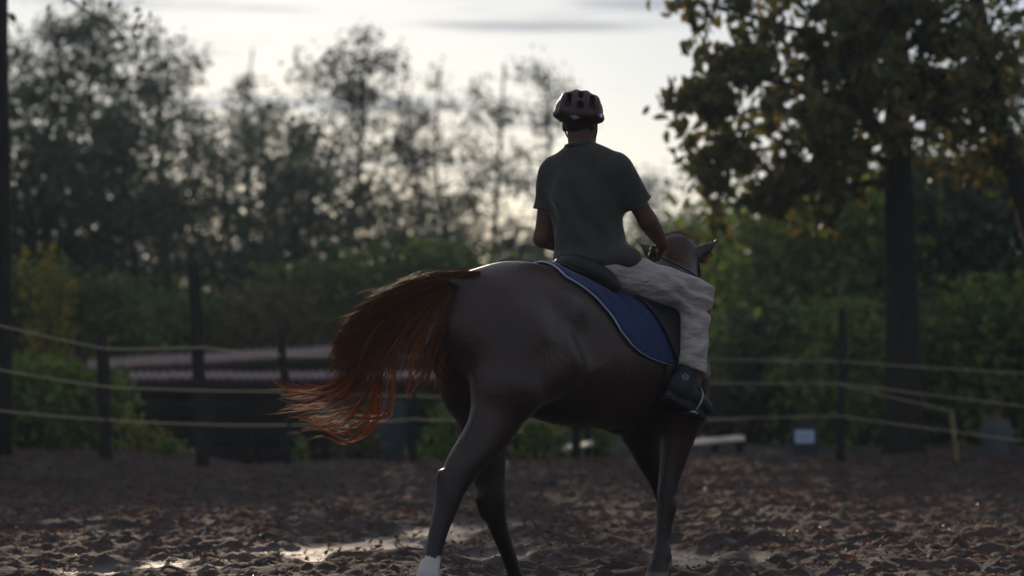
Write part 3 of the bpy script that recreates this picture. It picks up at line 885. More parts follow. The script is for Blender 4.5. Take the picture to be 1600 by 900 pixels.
# ------------------------------------------------------------------ low benches, notice board
def bench(px0, px1, Y, top, low, label, tilt=0.0, legs=None):
    x0, x1 = xw(px0, Y), xw(px1, Y); zt = at(px0, top, Y)[2]; zl = at(px0, low, Y)[2]
    g0 = float(gbase(np.array((x0 + x1) / 2), np.array(Y))) - .04
    r_ = empty('low_bench', ((x0 + x1) / 2, Y, g0), label, 'bench')
    m = MB(); m.box(((x0 + x1) / 2, Y, zt), (x1 - x0) / 2, .14, .018); m.build('top_board', M['wood'], r_, False, .004)
    for px in legs:
        for s in (-1, 1):
            m = MB(); m.box((xw(px, Y), Y + s * .11, (g0 + zt - .02) / 2), .028, .022, (zt - .02 - g0) / 2); m.build('leg', M['wood'], r_, False, .004)
    m = MB(); dx = (x1 - x0) / 2
    axx = np.array([math.cos(tilt), 0, math.sin(tilt)]); azz = np.array([-math.sin(tilt), 0, math.cos(tilt)])
    fwd = np.array([0, .995, .096]); upv = np.cross(axx, fwd)
    m.box(((x0 + x1) / 2 + .02, Y - .32, zl), dx * .92, .17, .012, np.array([axx, fwd / np.linalg.norm(fwd), upv]))
    m.build('lower_plank', M['plank'], r_, False, .003)
bench(1040, 1160, 26.6, 659, 687, 'low wooden bench with a bright lower plank right of the rider shoe', .08, [1062, 1117, 1155])
bench(872, 925, 26.8, 668, 695, 'low wooden bench with a tilted plank seen under the horse belly', .2, [878, 918])

sg = empty('notice_board', (xw(1258, 26), 26, 0.02), 'small dark notice board with a pale blue notice on the right', 'sign')
c = at(1258, 689, 26)
m = MB(); m.box(c, .142, .012, .175); m.build('board', M['darkpanel'], sg, False, .004)
c2 = at(1257, 682, 26); pmid = c2.copy(); pmid[1] = 26 - .0155
m = MB(); m.box(pmid, .103, .003, .070); pa = m.build('notice', M['paper'], sg, False)
for dz, wd in ((.022, .06), (-.004, .075), (-.028, .05)):
    m = MB(); m.box(pmid + np.array([0, -.0042, dz]), wd, .001, .006); m.build('faded_line', M['greyprint'], pa, False)
for s in (-1, 1):
    m = MB(); m.box((c[0] + s * .115, 26.034, .2), .018, .018, .26); m.build('leg', M['wood'], sg, False, .003)

# ------------------------------------------------------------------ the horse
H = Solid()
axH = np.array([HH, HL, ZZ])
# trunk
H.ell(hs(.24, 0, 1.25), (.37, .255, .285), axH, .02)
H.ell(hs(.10, .11, 1.20), (.20, .15, .26), axH, .06)
H.ell(hs(.10, -.11, 1.20), (.20, .15, .26), axH, .06)
H.ell(hs(.48, 0, 1.37), (.38, .20, .14), axH, .12)
H.ell(hs(.72, 0, 1.12), (.58, .305, .335), axH, .10)
H.ell(hs(1.02, 0, 1.10), (.36, .28, .335), axH, .10)
H.ell(hs(1.20, 0, 1.12), (.30, .235, .30), axH, .10)
H.ell(hs(1.05, 0, 1.40), (.26, .09, .13), axH, .12)
H.ell(hs(1.20, -.13, 1.10), (.16, .10, .28), axH, .06)
H.ell(hs(1.20, .13, 1.10), (.16, .10, .28), axH, .06)
# hip points and flanks
H.ell(hs(.40, -.20, 1.32), (.11, .07, .09), axH, .10)
H.ell(hs(.40, .20, 1.32), (.11, .07, .09), axH, .10)
# tail root
H.chain([hs(.45, 0, 1.42), hs(.25, 0, 1.425), hs(.06, 0, 1.40)], [.11, .115, .10], .12)
H.chain([hs(.10, 0, 1.43), hs(-.01, 0, 1.455), at(706, 440, 11.13)], [.07, .045, .022], .06)
# right hind leg, pushed back
H.cone(hs(.16, -.15, 1.20), hp(790, 600, -.17), .19, .155, .07)
H.cone(hs(.34, -.17, 1.10), hp(812, 606, -.19), .17, .125, .07)
H.chain([hp(790, 610, -.17), hp(765, 672, -.16), hp(728, 722, -.15), hp(709, 754, -.14), hp(697, 790, -.14), hp(684, 835, -.14), hp(675, 872, -.14), hp(668, 902, -.14), hp(675, 922, -.14)], [.145, .110, .084, .070, .057, .043, .041, .053, .048], .05)
H.cone(hp(690, 742, -.14), hp(697, 775, -.14), .026, .045, .03)
H.cone(hp(676, 924, -.14), hp(680, 940, -.14), .050, .062, .02)
# left hind leg, stepping forward
H.cone(hs(.10, .15, 1.20), hp(735, 610, .15), .185, .14, .06)
H.chain([hp(742, 600, .15), hp(757, 680, .14), hp(764, 745, .13), hp(767, 780, .13), hp(776, 815, .13), hp(792, 860, .13), hp(806, 900, .13), hp(813, 918, .13), hp(820, 932, .13)], [.135, .105, .076, .070, .049, .038, .037, .047, .045], .05)
H.cone(hp(752, 778, .13), hp(762, 800, .13), .026, .04, .03)
H.cone(hp(821, 932, .13), hp(827, 944, .13), .05, .06, .02)
# right fore leg, straight
H.cone(hs(1.22, -.17, 1.02), hp(1066, 640, -.17), .15, .125, .07)
H.chain([hp(1064, 640, -.17), hp(1059, 680, -.16), hp(1049, 730, -.15), hp(1042, 768, -.15), hp(1042, 790, -.15), hp(1038, 820, -.15), hp(1035, 845, -.15), hp(1034, 866, -.15), hp(1028, 888, -.15)], [.105, .088, .060, .048, .051, .040, .037, .047, .044], .04)
H.cone(hp(1028, 892, -.15), hp(1026, 908, -.15), .050, .064, .02)
# left fore leg, reaching on
H.cone(hs(1.18, .15, 1.00), hp(1003, 670, .13), .15, .10, .07)
H.chain([hp(1000, 665, .14), hp(1012, 710, .14), hp(1030, 750, .14), hp(1040, 785, .14), hp(1038, 820, .14), hp(1036, 850, .14), hp(1036, 868, .14)], [.105, .072, .055, .047, .036, .034, .042], .04)
H.cone(hp(1036, 872, .14), hp(1036, 888, .14), .042, .05, .02)
# hollows between the muscles
for sd_ in (-1, 1):
    H.ell(hs(.50, sd_ * .315, 1.24), (.09, .04, .11), axH, .08, neg=True)
H.ell(hp(722, 742, -.235), (.02, .03, .09), axH, .03, neg=True)
H.ell(hp(1050, 700, -.265), (.015, .03, .12), axH, .03, neg=True)
# neck bends to the left, away from the viewer
nb = hs(1.22, 0, 1.26)
poll = at(1057, 392, 12.72)
H.chain([nb, at(1045, 510, 12.28), at(1054, 462, 12.58), poll + np.array([0, 0, -.04])], [.25, .16, .12, .09], .08)
H.chain([hs(1.10, 0, 1.38), at(1030, 475, 12.3), at(1053, 436, 12.6), poll], [.10, .08, .075, .07], .08)
# head, seen from behind
hd = np.array([.06, .62, -.78]); hd /= np.linalg.norm(hd)
hr = np.array([1, -.1, 0]); hr -= hr @ hd * hd; hr /= np.linalg.norm(hr); hu = np.cross(hr, hd)
fc = poll + hd * .10
H.ell(poll + hd * .07, (.108, .15, .085), np.array([hr, hd, hu]), .05)
H.ell(poll + hd * .20 - hu * .05, (.112, .16, .12), np.array([hr, hd, hu]), .05)
H.chain([poll + hd * .18, poll + hd * .38, poll + hd * .52], [.088, .066, .06], .05)
# ears
def ear(a_, b_, side):
    a_, b_ = np.array(a_), np.array(b_); dz = b_ - a_; ln = np.linalg.norm(dz); dz /= ln
    fx = np.array([0, 1.0, 0]); fx -= fx @ dz * dz; fx /= np.linalg.norm(fx); sx_ = np.cross(fx, dz)
    H.cone(a_ - dz * .03, a_ + dz * .02, .038, .034, .025)
    H.ell(a_ + dz * ln * .30, (.036, .022, ln * .42), np.array([sx_, fx, dz]), .02)
    H.cone(a_ + dz * ln * .42, b_, .026, .005, .015)
    H.ell(a_ + dz * ln * .42 + fx * .022, (.022, .018, ln * .42), np.array([sx_, fx, dz]), .012, neg=True)
ear(at(1083, 404, 12.70), at(1124, 373, 12.74), 1)
ear(at(1030, 402, 12.70), at(997, 379, 12.74), -1)

horse = empty('horse', hs(.6, 0, 0), 'dark chestnut horse walking away with swishing tail and one white sock', 'horse')
HV, HQ = H.mesh(0.0095)
def horse_colour(V):
    c = np.tile(np.array([0.032, 0.0145, 0.0115]), (len(V), 1))
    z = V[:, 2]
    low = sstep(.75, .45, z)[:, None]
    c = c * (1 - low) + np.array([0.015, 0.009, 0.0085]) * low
    s_ = (V - HO) @ HH; w_ = (V - HO) @ HL
    sock_c = hp(670, 890, -.14)
    dd = np.linalg.norm((V - sock_c)[:, :2], axis=1)
    edge = sock_c[2] + .055 + .025 * (vnoise(V[:, 0] * 55, V[:, 2] * 55 + V[:, 1] * 40, 3) - .5)
    sock = ((dd < .16) & (z < edge))
    c[sock] = (0.52, 0.48, 0.46)
    for hc in (hp(678, 934, -.14), hp(824, 940, .13), hp(1027, 903, -.15), hp(1036, 882, .14)):
        hf = (np.linalg.norm(V - hc, axis=1) < .11) & (z < hc[2] + .035)
        c[hf] = (0.10, 0.075, 0.055)
    return c
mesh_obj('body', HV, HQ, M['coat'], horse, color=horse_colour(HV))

# hair made of fine tapering strands
def strands(name, curves, r, mat, parent):
    VV = []; FF = []; k0 = 0
    for c in curves:
        n_ = len(c); t = np.gradient(c, axis=0); t /= np.linalg.norm(t, axis=1)[:, None] + 1e-9
        u = np.cross(t, np.array([.3, .9, .3])); u /= np.linalg.norm(u, axis=1)[:, None] + 1e-9; v = np.cross(t, u)
        rr_ = (r * rng.uniform(.7, 1.3)) * np.interp(np.linspace(0, 1, n_), [0, .1, .7, 1], [.8, 1, .8, .2])[:, None]
        ring = [c + rr_ * (math.cos(a) * u + math.sin(a) * v) for a in (0, 2.1, 4.2)]
        VV.append(np.stack(ring, 1).reshape(-1, 3))
        i = np.arange(n_ - 1)[:, None] * 3 + k0
        for j in range(3):
            kx = (j + 1) % 3
            FF.append(np.concatenate([i + j, i + kx, i + 3 + kx, i + 3 + j], 1))
        k0 += n_ * 3
    return mesh_obj(name, np.vstack(VV), np.vstack(FF), mat, parent)

TG = {   # tail locks, column and row where each lies
    'A': [(752, 424), (690, 424), (630, 436), (572, 468), (532, 508), (515, 552), (535, 588)],
    'A2': [(748, 429), (688, 432), (622, 452), (572, 490), (545, 530), (540, 570), (560, 592)],
    'B': [(746, 431), (700, 440), (645, 468), (600, 506), (570, 550), (556, 590), (530, 618), (482, 640), (438, 652)],
    'C': [(744, 434), (704, 448), (655, 490), (620, 535), (596, 575), (578, 612), (548, 650), (505, 662), (462, 654)],
    'E': [(742, 436), (706, 452), (676, 500), (652, 545), (642, 585), (634, 612)],
    'D': [(741, 440), (718, 462), (694, 512), (678, 556), (665, 590), (656, 616)],
    'D2': [(740, 440), (722, 466), (704, 520), (692, 560), (686, 588), (698, 606)],
    'G': [(700, 440), (620, 480), (565, 530), (545, 580), (510, 606), (470, 612), (430, 598)],
    'G2': [(690, 445), (610, 490), (572, 540), (556, 585), (520, 622), (475, 628), (428, 630)],
    'K': [(690, 450), (630, 510), (598, 560), (588, 612), (572, 656), (538, 680), (500, 662), (476, 668)],
    'K2': [(680, 460), (640, 520), (615, 570), (610, 620), (598, 650), (566, 652), (530, 648)],
    'Hh': [(690, 432), (620, 460), (560, 500), (528, 535), (522, 562), (548, 572), (580, 560), (590, 585)],
    'J': [(690, 440), (600, 490), (560, 530), (545, 565), (560, 590), (588, 585), (600, 600)],
}
def tguide(k, n_):
    P = TG[k]; m_ = len(P)
    return np.array([at(p[0], p[1], 11.14 + 0.06 * i / m_ + (0.05 if k in 'GBK' else 0)) for i, p in enumerate(P)])
def lock(keys, num, jit, n_=20, wave=0.006, lmin=.55):
    gs = [catmull(tguide(k, n_), 30) for k in keys]; res = []
    for _ in range(num):
        w_ = rng.dirichlet(np.full(len(gs), .7)); c = sum(a * g for a, g in zip(w_, gs))
        ln = rng.uniform(lmin, 1.0); c = np.stack([np.interp(np.linspace(0, ln, n_), np.linspace(0, 1, 30), c[:, i]) for i in range(3)], 1)
        t = np.linspace(0, 1, n_)[:, None]
        off = rng.normal(0, 1, 3) * np.array([.6, 1.6, .6]) * jit
        curl = rng.normal(0, 1, 3) * jit * 1.3
        ph = rng.uniform(0, 6.28, 3); fr_ = rng.uniform(1.5, 4.5)
        c = c + off * (.12 + t ** .8) + curl * t ** 3 + wave * np.sin(fr_ * t * 6.28 + ph) * t
        res.append(c)
    return res
T = []
T += lock(['A', 'A2', 'B', 'C'], 650, .012, lmin=.35)
T += lock(['A', 'A2', 'Hh', 'J'], 620, .016, wave=.014)
T += lock(['C', 'E', 'B'], 260, .014, lmin=.3)
for k in ('E', 'D', 'D2', 'E', 'D', 'D2', 'E', 'D'):
    o = rng.normal(0, .016, 3)
    T += [c + o * np.linspace(0, 1, len(c))[:, None] for c in lock([k, 'D'], 34, .004, lmin=.6)]
T += lock(['A', 'A2', 'Hh', 'J'], 260, .03, wave=.026, lmin=.6, n_=28)
tail = strands('tail', T, .00105, M['tail'], horse)
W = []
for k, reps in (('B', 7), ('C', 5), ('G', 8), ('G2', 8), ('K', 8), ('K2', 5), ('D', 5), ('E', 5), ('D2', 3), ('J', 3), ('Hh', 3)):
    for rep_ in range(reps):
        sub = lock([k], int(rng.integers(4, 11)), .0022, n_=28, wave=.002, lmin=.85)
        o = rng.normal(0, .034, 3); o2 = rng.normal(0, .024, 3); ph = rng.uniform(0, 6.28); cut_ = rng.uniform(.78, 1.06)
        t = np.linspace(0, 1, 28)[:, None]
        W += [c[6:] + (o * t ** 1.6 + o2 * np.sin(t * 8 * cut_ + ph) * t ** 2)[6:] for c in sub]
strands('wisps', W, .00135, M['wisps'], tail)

# mane, forelock and ear fringe
MN = []
for _ in range(300):
    f = rng.random() ** .6
    p0 = at(1048, 412, 12.55) * (1 - f) + (poll + np.array([0, .02, .075])) * f + rng.normal(0, .014, 3)
    e = p0 + np.array([rng.normal(.005, .022), rng.normal(.0, .02), rng.uniform(.0, .028)])
    e2 = e + np.array([rng.normal(.03, .025), rng.normal(.02, .02), rng.uniform(-.05, .0)])
    MN.append(catmull([p0, e, e2], 8))
for _ in range(80):
    p0 = poll + np.array([rng.normal(-.01, .035), rng.uniform(-.03, .05), .075])
    e = p0 + np.array([rng.normal(.02, .03), 0, rng.uniform(.0, .03)]); e2 = e + np.array([rng.normal(.04, .02), .02, rng.uniform(-.05, -.01)])
    MN.append(catmull([p0, e, e2], 8))
for _ in range(90):
    f = rng.uniform(.0, .7); a_ = at(1090, 410, 12.72) * (1 - f) + at(1118, 384, 12.75) * f
    MN.append(catmull([a_, a_ + np.array([.012, .01, -.01]), a_ + np.array([rng.uniform(.01, .03), .012, rng.uniform(-.035, -.01)])], 5))
strands('mane', MN, .0011, M['mane'], horse)

# ------------------------------------------------------------------ tack: pad and saddle laid on the horse's back
AXC = 1.12
def cast(O, D, hi=.7):
    """distance from points inside the horse to its skin, along directions D"""
    lo_ = np.full(len(O), .02); hi_ = np.full(len(O), hi)
    for _ in range(14):
        mid = (lo_ + hi_) / 2; ins = H.value(O + D * mid[:, None]) < 0
        lo_ = np.where(ins, mid, lo_); hi_ = np.where(ins, hi_, mid)
    return lo_
def skin_pts(S_, ang, off):
    """points on the horse's side: ang from straight up, positive to its right"""
    S_ = np.asarray(S_, float); ang = np.asarray(ang, float)
    O = HO + S_[:, None] * HH + AXC * ZZ; D = -np.sin(ang)[:, None] * HL + np.cos(ang)[:, None] * ZZ
    return O + D * (cast(O, D) + off)[:, None]
def trace(px, py):
    d = ray(px, py); o = np.array([0, 0, CAMZ]); ys_ = np.linspace(10.8, 12.6, 400)
    P = o + d * ys_[:, None]; v = H.value(P); i = np.argmax(v < 0)
    p = P[i] if v.min() < 0 else P[np.argmin(v)]
    return (p - HO) @ HH, math.atan2(-((p - HO) @ HL), p[2] - AXC)
def sheet(name, edge, s_front, off, mat, parent, thick, na=26, ns=18, side=1, extra=None):
    sa = sorted([trace(*e) for e in edge], key=lambda v: v[1])
    A = np.array([v[1] for v in sa]); S = np.array([v[0] for v in sa])
    A0 = np.concatenate([[0.0], A]); S0 = np.concatenate([[S[0] - .01], S])
    aa, tt = np.meshgrid(np.linspace(0, A[-1], na), np.linspace(0, 1, ns), indexing='ij')
    s0 = np.interp(aa, A0, S0)
    V = skin_pts((s0 + (s_front - s0) * tt).ravel(), aa.ravel() * side, off)
    rim = V[::ns]
    F = np.array([(i * ns + j, i * ns + j + 1, (i + 1) * ns + j + 1, (i + 1) * ns + j) for i in range(na - 1) for j in range(ns - 1)])
    if side < 0: F = F[:, ::-1]
    o = mesh_obj(name, V, F, mat, parent)
    md = o.modifiers.new('thick', 'SOLIDIFY'); md.thickness = thick; md.offset = 0
    bot = V.reshape(na, ns, 3)[-1]
    return o, np.array(rim), bot

pad = empty('saddle_pad', hs(.95, 0, 1.4), 'blue quilted saddle pad with pale piping under the saddle', 'saddle pad')
pad_edge = [(884, 438), (905, 449), (930, 468), (952, 494), (968, 520), (985, 541), (1005, 556), (1030, 565), (1052, 571)]
for sd in (1, -1):
    o, rim, bot = sheet('panel', pad_edge, 1.16, .014, M['pad'], pad, .014, side=sd)
    m = MB(); m.tube(np.vstack([rim, bot[1:6]]), .0055, 6); m.build('piping', M['piping'], o)
    m = MB(); m.tube(rim * .93 + bot[8] * .07 + np.array([0, 0, .004]), .003, 5); m.build('stitching', M['piping'], o)

sad = empty('saddle', hs(.92, 0, 1.45), 'black leather saddle under the rider with stirrup and girth', 'saddle')
flap_edge = [(900, 436), (950, 449), (985, 467), (1010, 490), (1028, 515), (1040, 540), (1050, 566)]
for sd in (1, -1):
    sheet('flap', flap_edge, 1.18, .034, M['leather'], sad, .008, side=sd)
S = Solid()
S.ell(hs(.90, 0, 1.50), (.25, .15, .045), axH, .05)
S.chain([hs(.76, -.18, 1.46), hs(.67, -.12, 1.54), hs(.64, 0, 1.575), hs(.67, .12, 1.54), hs(.76, .18, 1.46)], [.034, .044, .046, .044, .034], .06)
S.ell(hs(.72, 0, 1.50), (.10, .17, .05), axH, .05)
S.chain([hs(1.10, -.09, 1.49), hs(1.15, 0, 1.56), hs(1.10, .09, 1.49)], [.03, .03, .03], .05)
V, Q = S.mesh(.012); mesh_obj('seat', V, Q, M['leather'], sad)
# girth strap round the belly
ga = np.linspace(1.7, 2 * math.pi - 1.7, 40); gp = skin_pts(np.full(40, 1.02), ga, .008)
gV = []
for p in gp: gV += [p - HH * .045, p + HH * .045]
gF = [(2 * i, 2 * i + 1, 2 * i + 3, 2 * i + 2) for i in range(39)]
o = mesh_obj('girth', gV, gF, M['leather'], sad); md = o.modifiers.new('thick', 'SOLIDIFY'); md.thickness = .012
kp = hp(913, 664, -.02)
m = MB(); m.box(kp + np.array([0, 0, .004]), .06, .03, .012, axH); m.build('girth_keeper', M['leather'], sad, False, .004)

# ------------------------------------------------------------------ the rider
rider = empty('person', at(930, 425, 11.78), 'rider in dark polo shirt and grey trousers seen from behind on the horse', 'person')
RF = R(62)
rf = np.array([math.cos(RF), math.sin(RF), 0]); rr3 = np.array([math.sin(RF), -math.cos(RF), 0])
axR = np.array([rr3, rf, ZZ])
YR = 11.80
def rp(px, py, q=0.0): return at(px, py, YR + q)
shR, elR, wrR = rp(968, 268, -.09), rp(1012, 345, -.02), rp(1036, 382, .17)
shL, elL, wrL = rp(864, 270, .09), rp(848, 372, .10), rp(905, 392, .34)
hipR, kneR, ankR = rp(962, 426, -.11), rp(1088, 462, -.02), rp(1080, 580, -.13)
hipL, kneL, ankL = hs(.88, .12, 1.55), hs(1.22, .37, 1.40), hs(1.10, .40, 1.04)
headc = rp(906, 192, .02)
B = Solid()
B.ell(rp(914, 310, 0), (.17, .10, .25), axR, .05)
B.ell(rp(928, 400, 0), (.17, .12, .13), axR, .06)
B.chain([rp(912, 255, 0), rp(907, 215, .01)], [.08, .058], .05)
# head: skull, jaw, nose, ears
fd = np.array([math.cos(R(58)), math.sin(R(58)), -.05]); fd /= np.linalg.norm(fd)
fr3 = np.cross(fd, ZZ); fr3 /= np.linalg.norm(fr3); fu = np.cross(fr3, fd)
axF = np.array([fr3, fd, fu])
B.ell(headc + fu * .03, (.078, .098, .10), axF, .02)
B.ell(headc + fd * .035 - fu * .06, (.062, .07, .07), axF, .04)
B.cone(headc + fd * .092 + fu * .0, headc + fd * .112 - fu * .035, .010, .016, .02)
B.ell(headc + fd * .095 - fu * .07, (.026, .014, .014), axF, .012)
B.ell(headc + fd * .085 - fu * .105, (.025, .02, .02), axF, .02)
for s in (-1, 1):
    B.ell(headc + fr3 * s * .082 - fd * .005 - fu * .012, (.012, .022, .034), axF, .008)
    B.ell(headc + fr3 * s * .032 + fd * .092 + fu * .01, (.016, .012, .012), axF, .006, neg=True)
    B.ell(headc + fr3 * s * .031 + fd * .085 + fu * .01, (.013, .012, .012), axF, .004)
# arms
def arm(sh_, el_, wr_):
    B.chain([sh_, (sh_ + el_) / 2, el_], [.06, .05, .042], .04)
    m1 = el_ + (wr_ - el_) * .3
    B.chain([el_, m1, wr_], [.042, .045, .029], .03)
arm(shR, elR, wrR); arm(shL, elL, wrL)
def hand(wr_, d, up, side):
    """palm, four curled fingers and a thumb closing on the rein"""
    d = d / np.linalg.norm(d); u = up - up @ d * d; u /= np.linalg.norm(u); o = np.cross(d, u) * side
    pc = wr_ + d * .05
    B.ell(pc, (.05, .038, .018), np.array([d, u, o]), .02)
    for i, (ln, y_) in enumerate([(.040, .030), (.045, .011), (.042, -.009), (.034, -.027)]):
        k0 = pc + d * .040 + u * y_; k1 = k0 + d * ln * .5 - o * .018; k2 = k1 - o * .030 - d * .008; k3 = k2 - d * .028 + o * .004
        B.chain([k0, k1, k2, k3], [.0105, .010, .009, .008], .004)
    t0 = wr_ + d * .03 + u * .03; t1 = t0 + d * .03 + u * .018 - o * .012; t2 = t1 + d * .028 - u * .008 - o * .018
    B.chain([t0, t1, t2], [.013, .011, .009], .008)
    return pc - o * .03 + d * .04
fwd = np.array([.10, .85, -.3])
gR = hand(wrR, np.array([-.12, .65, -.45]), np.array([.3, 0, 1.0]), 1)
gL = hand(wrL, fwd, np.array([-.3, 0, 1.0]), -1)
# legs under the trousers
for hp_, kn, an in ((hipR, kneR, ankR), (hipL, kneL, ankL)):
    B.chain([hp_, kn, an], [.08, .055, .042], .04)
    B.cone(an, an + np.array([0, 0, -.05]), .042, .045, .03)
V, Q = B.mesh(.0075); mesh_obj('body', V, Q, M['skin'], rider)

# shirt
C = Solid()
C.ell(rp(914, 296, 0), (.185, .118, .20), axR, .05)
C.ell(rp(916, 330, 0), (.178, .125, .20), axR, .08)
C.ell(rp(924, 385, -.01), (.180, .135, .14), axR, .08)
C.ell(rp(930, 408, -.02), (.215, .165, .075), axR, .05)
C.chain([rp(873, 262, .08), rp(908, 243, 0), rp(960, 256, -.07)], [.055, .07, .058], .06)
C.cone(rp(908, 238, .0), rp(907, 223, .01), .076, .066, .02, cut=(rp(907, 224, .01), np.array([-.05, .12, 1.0])))
def sleeve(sh_, el_, f, r0, r1):
    d = (el_ - sh_); e = sh_ + d * f; dn = d / np.linalg.norm(d)
    C.cone(sh_, sh_ + d * (f + .15), r0, r1, .045, cut=(e, dn))
sleeve(shR, elR, .66, .076, .070); sleeve(shL, elL, .58, .074, .068)
C.ell(rp(974, 404, -.13), (.085, .08, .060), axR, .06)
V, Q = C.mesh(.009)
# soft folds of the cloth
fold = .008 * np.sin(V[:, 0] * 38 + V[:, 2] * 24 + 3 * vnoise(V[:, 0] * 6, V[:, 2] * 6, 2)) * vnoise(V[:, 0] * 9, V[:, 2] * 7, 5)
V[:, 1] += fold * 1.5; V[:, 0] += fold * .6
shirt = mesh_obj('shirt', V, Q, M['shirt'], rider)
for sh_, el_, f, r_ in ((shR, elR, .645, .071), (shL, elL, .565, .069)):
    d = (el_ - sh_) / np.linalg.norm(el_ - sh_); u = np.cross(d, rf); u /= np.linalg.norm(u); v = np.cross(d, u); c0 = sh_ + (el_ - sh_) * f
    hb = MB(); hb.tube(np.array([c0 + r_ * (math.cos(a) * u + math.sin(a) * v) for a in np.linspace(0, 2 * math.pi, 25)]), .004, 5, cap=False); hb.build('sleeve_hem', M['shirt'], shirt)
cb = MB(); ring = []
for a in np.linspace(0, 2 * math.pi, 25):
    c0 = rp(908, 233, .005); ring.append(c0 + .074 * math.cos(a) * rr3 + .074 * math.sin(a) * rf + ZZ * (.004 - .012 * math.sin(a)))
cb.tube(np.array(ring), .011, 7, cap=False); cb.build('collar', M['shirt'], shirt)

# trousers
Tz = Solid()
Tz.ell(rp(930, 412, -.01), (.185, .14, .09), axR, .05)
for hp_, kn, an in ((hipR, kneR, ankR), (hipL, kneL, ankL)):
    d = an - kn; dn = d / np.linalg.norm(d); e = kn + d * 1.0
    mid = hp_ + (kn - hp_) * .5
    Tz.chain([hp_, mid, kn], [.098, .100, .078], .06)
    Tz.cone(kn, e + dn * .08, .074, .073, .05, cut=(e, dn + np.array([-.25, 0, 0])))
V, Q = Tz.mesh(.009)
kd = V - kneR
fold = .012 * np.sin(kd[:, 2] * 75 + kd[:, 0] * 45 + 4 * vnoise(V[:, 0] * 8, V[:, 2] * 8, 9)) * np.exp(-(kd ** 2).sum(1) / .03) + .010 * np.sin(V[:, 2] * 55 - V[:, 0] * 22 + 4 * vnoise(V[:, 0] * 5, V[:, 2] * 7, 6)) * vnoise(V[:, 0] * 7, V[:, 2] * 6, 8)
V[:, 1] -= fold; V[:, 0] += fold * .5; V[:, 2] += fold * .5
mesh_obj('trousers', V, Q, M['trousers'], rider)

# shoes
def shoe(heel, toe, ankle):
    d = toe - heel; ln = np.linalg.norm(d); d /= ln; up = ankle - heel; up -= up @ d * d; up /= np.linalg.norm(up); o = np.cross(d, up)
    s_ = Solid(); ax = np.array([d, o, up])
    s_.ell(heel + d * .055 + up * .05, (.075, .042, .06), ax, .04)
    s_.ell(heel + d * .15 + up * .045, (.11, .045, .045), ax, .05)
    s_.ell(heel + d * (ln - .045) + up * .032, (.065, .047, .036), ax, .04)
    s_.cone(heel + d * .06 + up * .06, ankle + np.array([0, 0, .05]), .054, .058, .04)
    V, Q = s_.mesh(.008); sh_ = mesh_obj('shoe', V, Q, M['shoe'], rider)
    pts = []
    n_ = 26
    mb = MB(); out_ = []
    for k in range(n_):
        a = k / n_ * 2 * math.pi; c, s = math.cos(a), math.sin(a)
        out_.append(heel + d * (ln * .5 + (ln * .5 + .012) * c) + o * s * (.046 + .006 * c))
    out_ = np.array(out_); lo_ = out_ - up * .016; hi_ = out_ + up * .014
    cen = heel + d * ln * .5
    V = np.vstack([lo_, hi_, cen - up * .016, cen + up * .014]); F = []
    for k in range(n_):
        j = (k + 1) % n_; F += [(k, j, n_ + j, n_ + k), (2 * n_, j, k, k), (2 * n_ + 1, n_ + k, n_ + j, n_ + j)]
    mb.add(V, F)
    for q in np.linspace(.06, .94, 9):
        mb.box(heel + d * ln * q - up * .021, .009, .04, .007, ax)
    mb.build('sole', M['sole'], sh_, False)
    # laces
    for q in range(4):
        c = heel + d * (.13 + .022 * q) + up * (.088 - .006 * q)
        m_ = MB(); m_.tube(np.array([c - o * .03 - up * .008, c + up * .004, c + o * .03 - up * .008]), .0035, 5); m_.build('lace', M['greyprint'], sh_)
    return sh_, d, o, up
heelR, toeR = rp(1043, 614, -.20), rp(1100, 650, -.08)
sR, dS, oS, uS = shoe(heelR, toeR, ankR + np.array([-.01, 0, -.03]))
heelL = ankL + np.array([-.02, -.05, -.12]); toeL = heelL + HH * .24 + np.array([0, 0, -.05])
shoe(heelL, toeL, ankL)
# round pale badge on the ankle of the right shoe, facing outwards
bc = rp(1071, 589, -.207); bn = np.array([.05, -1, .1]); bn /= np.linalg.norm(bn)
bx = np.cross(bn, ZZ); bx /= np.linalg.norm(bx); by = np.cross(bx, bn)
m = MB(); m.tube(np.array([bc + .0145 * (math.cos(a) * bx + math.sin(a) * by) for a in np.linspace(0, 2 * math.pi, 21)]), .0016, 5, cap=False)
for dz in (-.004, .004): m.tube(np.array([bc - bx * .013 + by * dz, bc + bx * .013 + by * dz]), .0013, 5)
m.build('badge', M['greyprint'], sR)

# helmet: ribbed shell with vents
hc = rp(905, 172, .02)
hx = np.array([math.cos(R(-6)), 0, math.sin(R(-6))])
hfd = fd - fd @ hx * hx; hfd /= np.linalg.norm(hfd); hup = np.cross(hx, hfd); hxx = np.cross(hfd, hup)
axK = np.array([hxx, hfd, hup])
K = Solid()
K.ell(hc - hup * .005, (.118, .142, .098), axK, .02, cut=(hc - hup * .068 , -hup + hfd * .12))
for s in (-.075, -.026, .026, .075):
    K.chain([hc + hxx * s * 1.15 - hfd * .118 - hup * .02, hc + hxx * s - hfd * .072 + hup * (.068 - abs(s) * .35), hc + hxx * s * .9 + hup * (.084 - abs(s) * .35), hc + hxx * s * .9 + hfd * .09 + hup * (.06 - abs(s) * .3)], [.014, .020, .020, .015], .02)
K.chain([hc - hxx * .108 - hfd * .03 - hup * .035, hc - hxx * .075 - hfd * .105 - hup * .03, hc - hfd * .132 - hup * .035, hc + hxx * .075 - hfd * .105 - hup * .03, hc + hxx * .108 - hfd * .03 - hup * .035], [.020, .019, .018, .019, .020], .02)
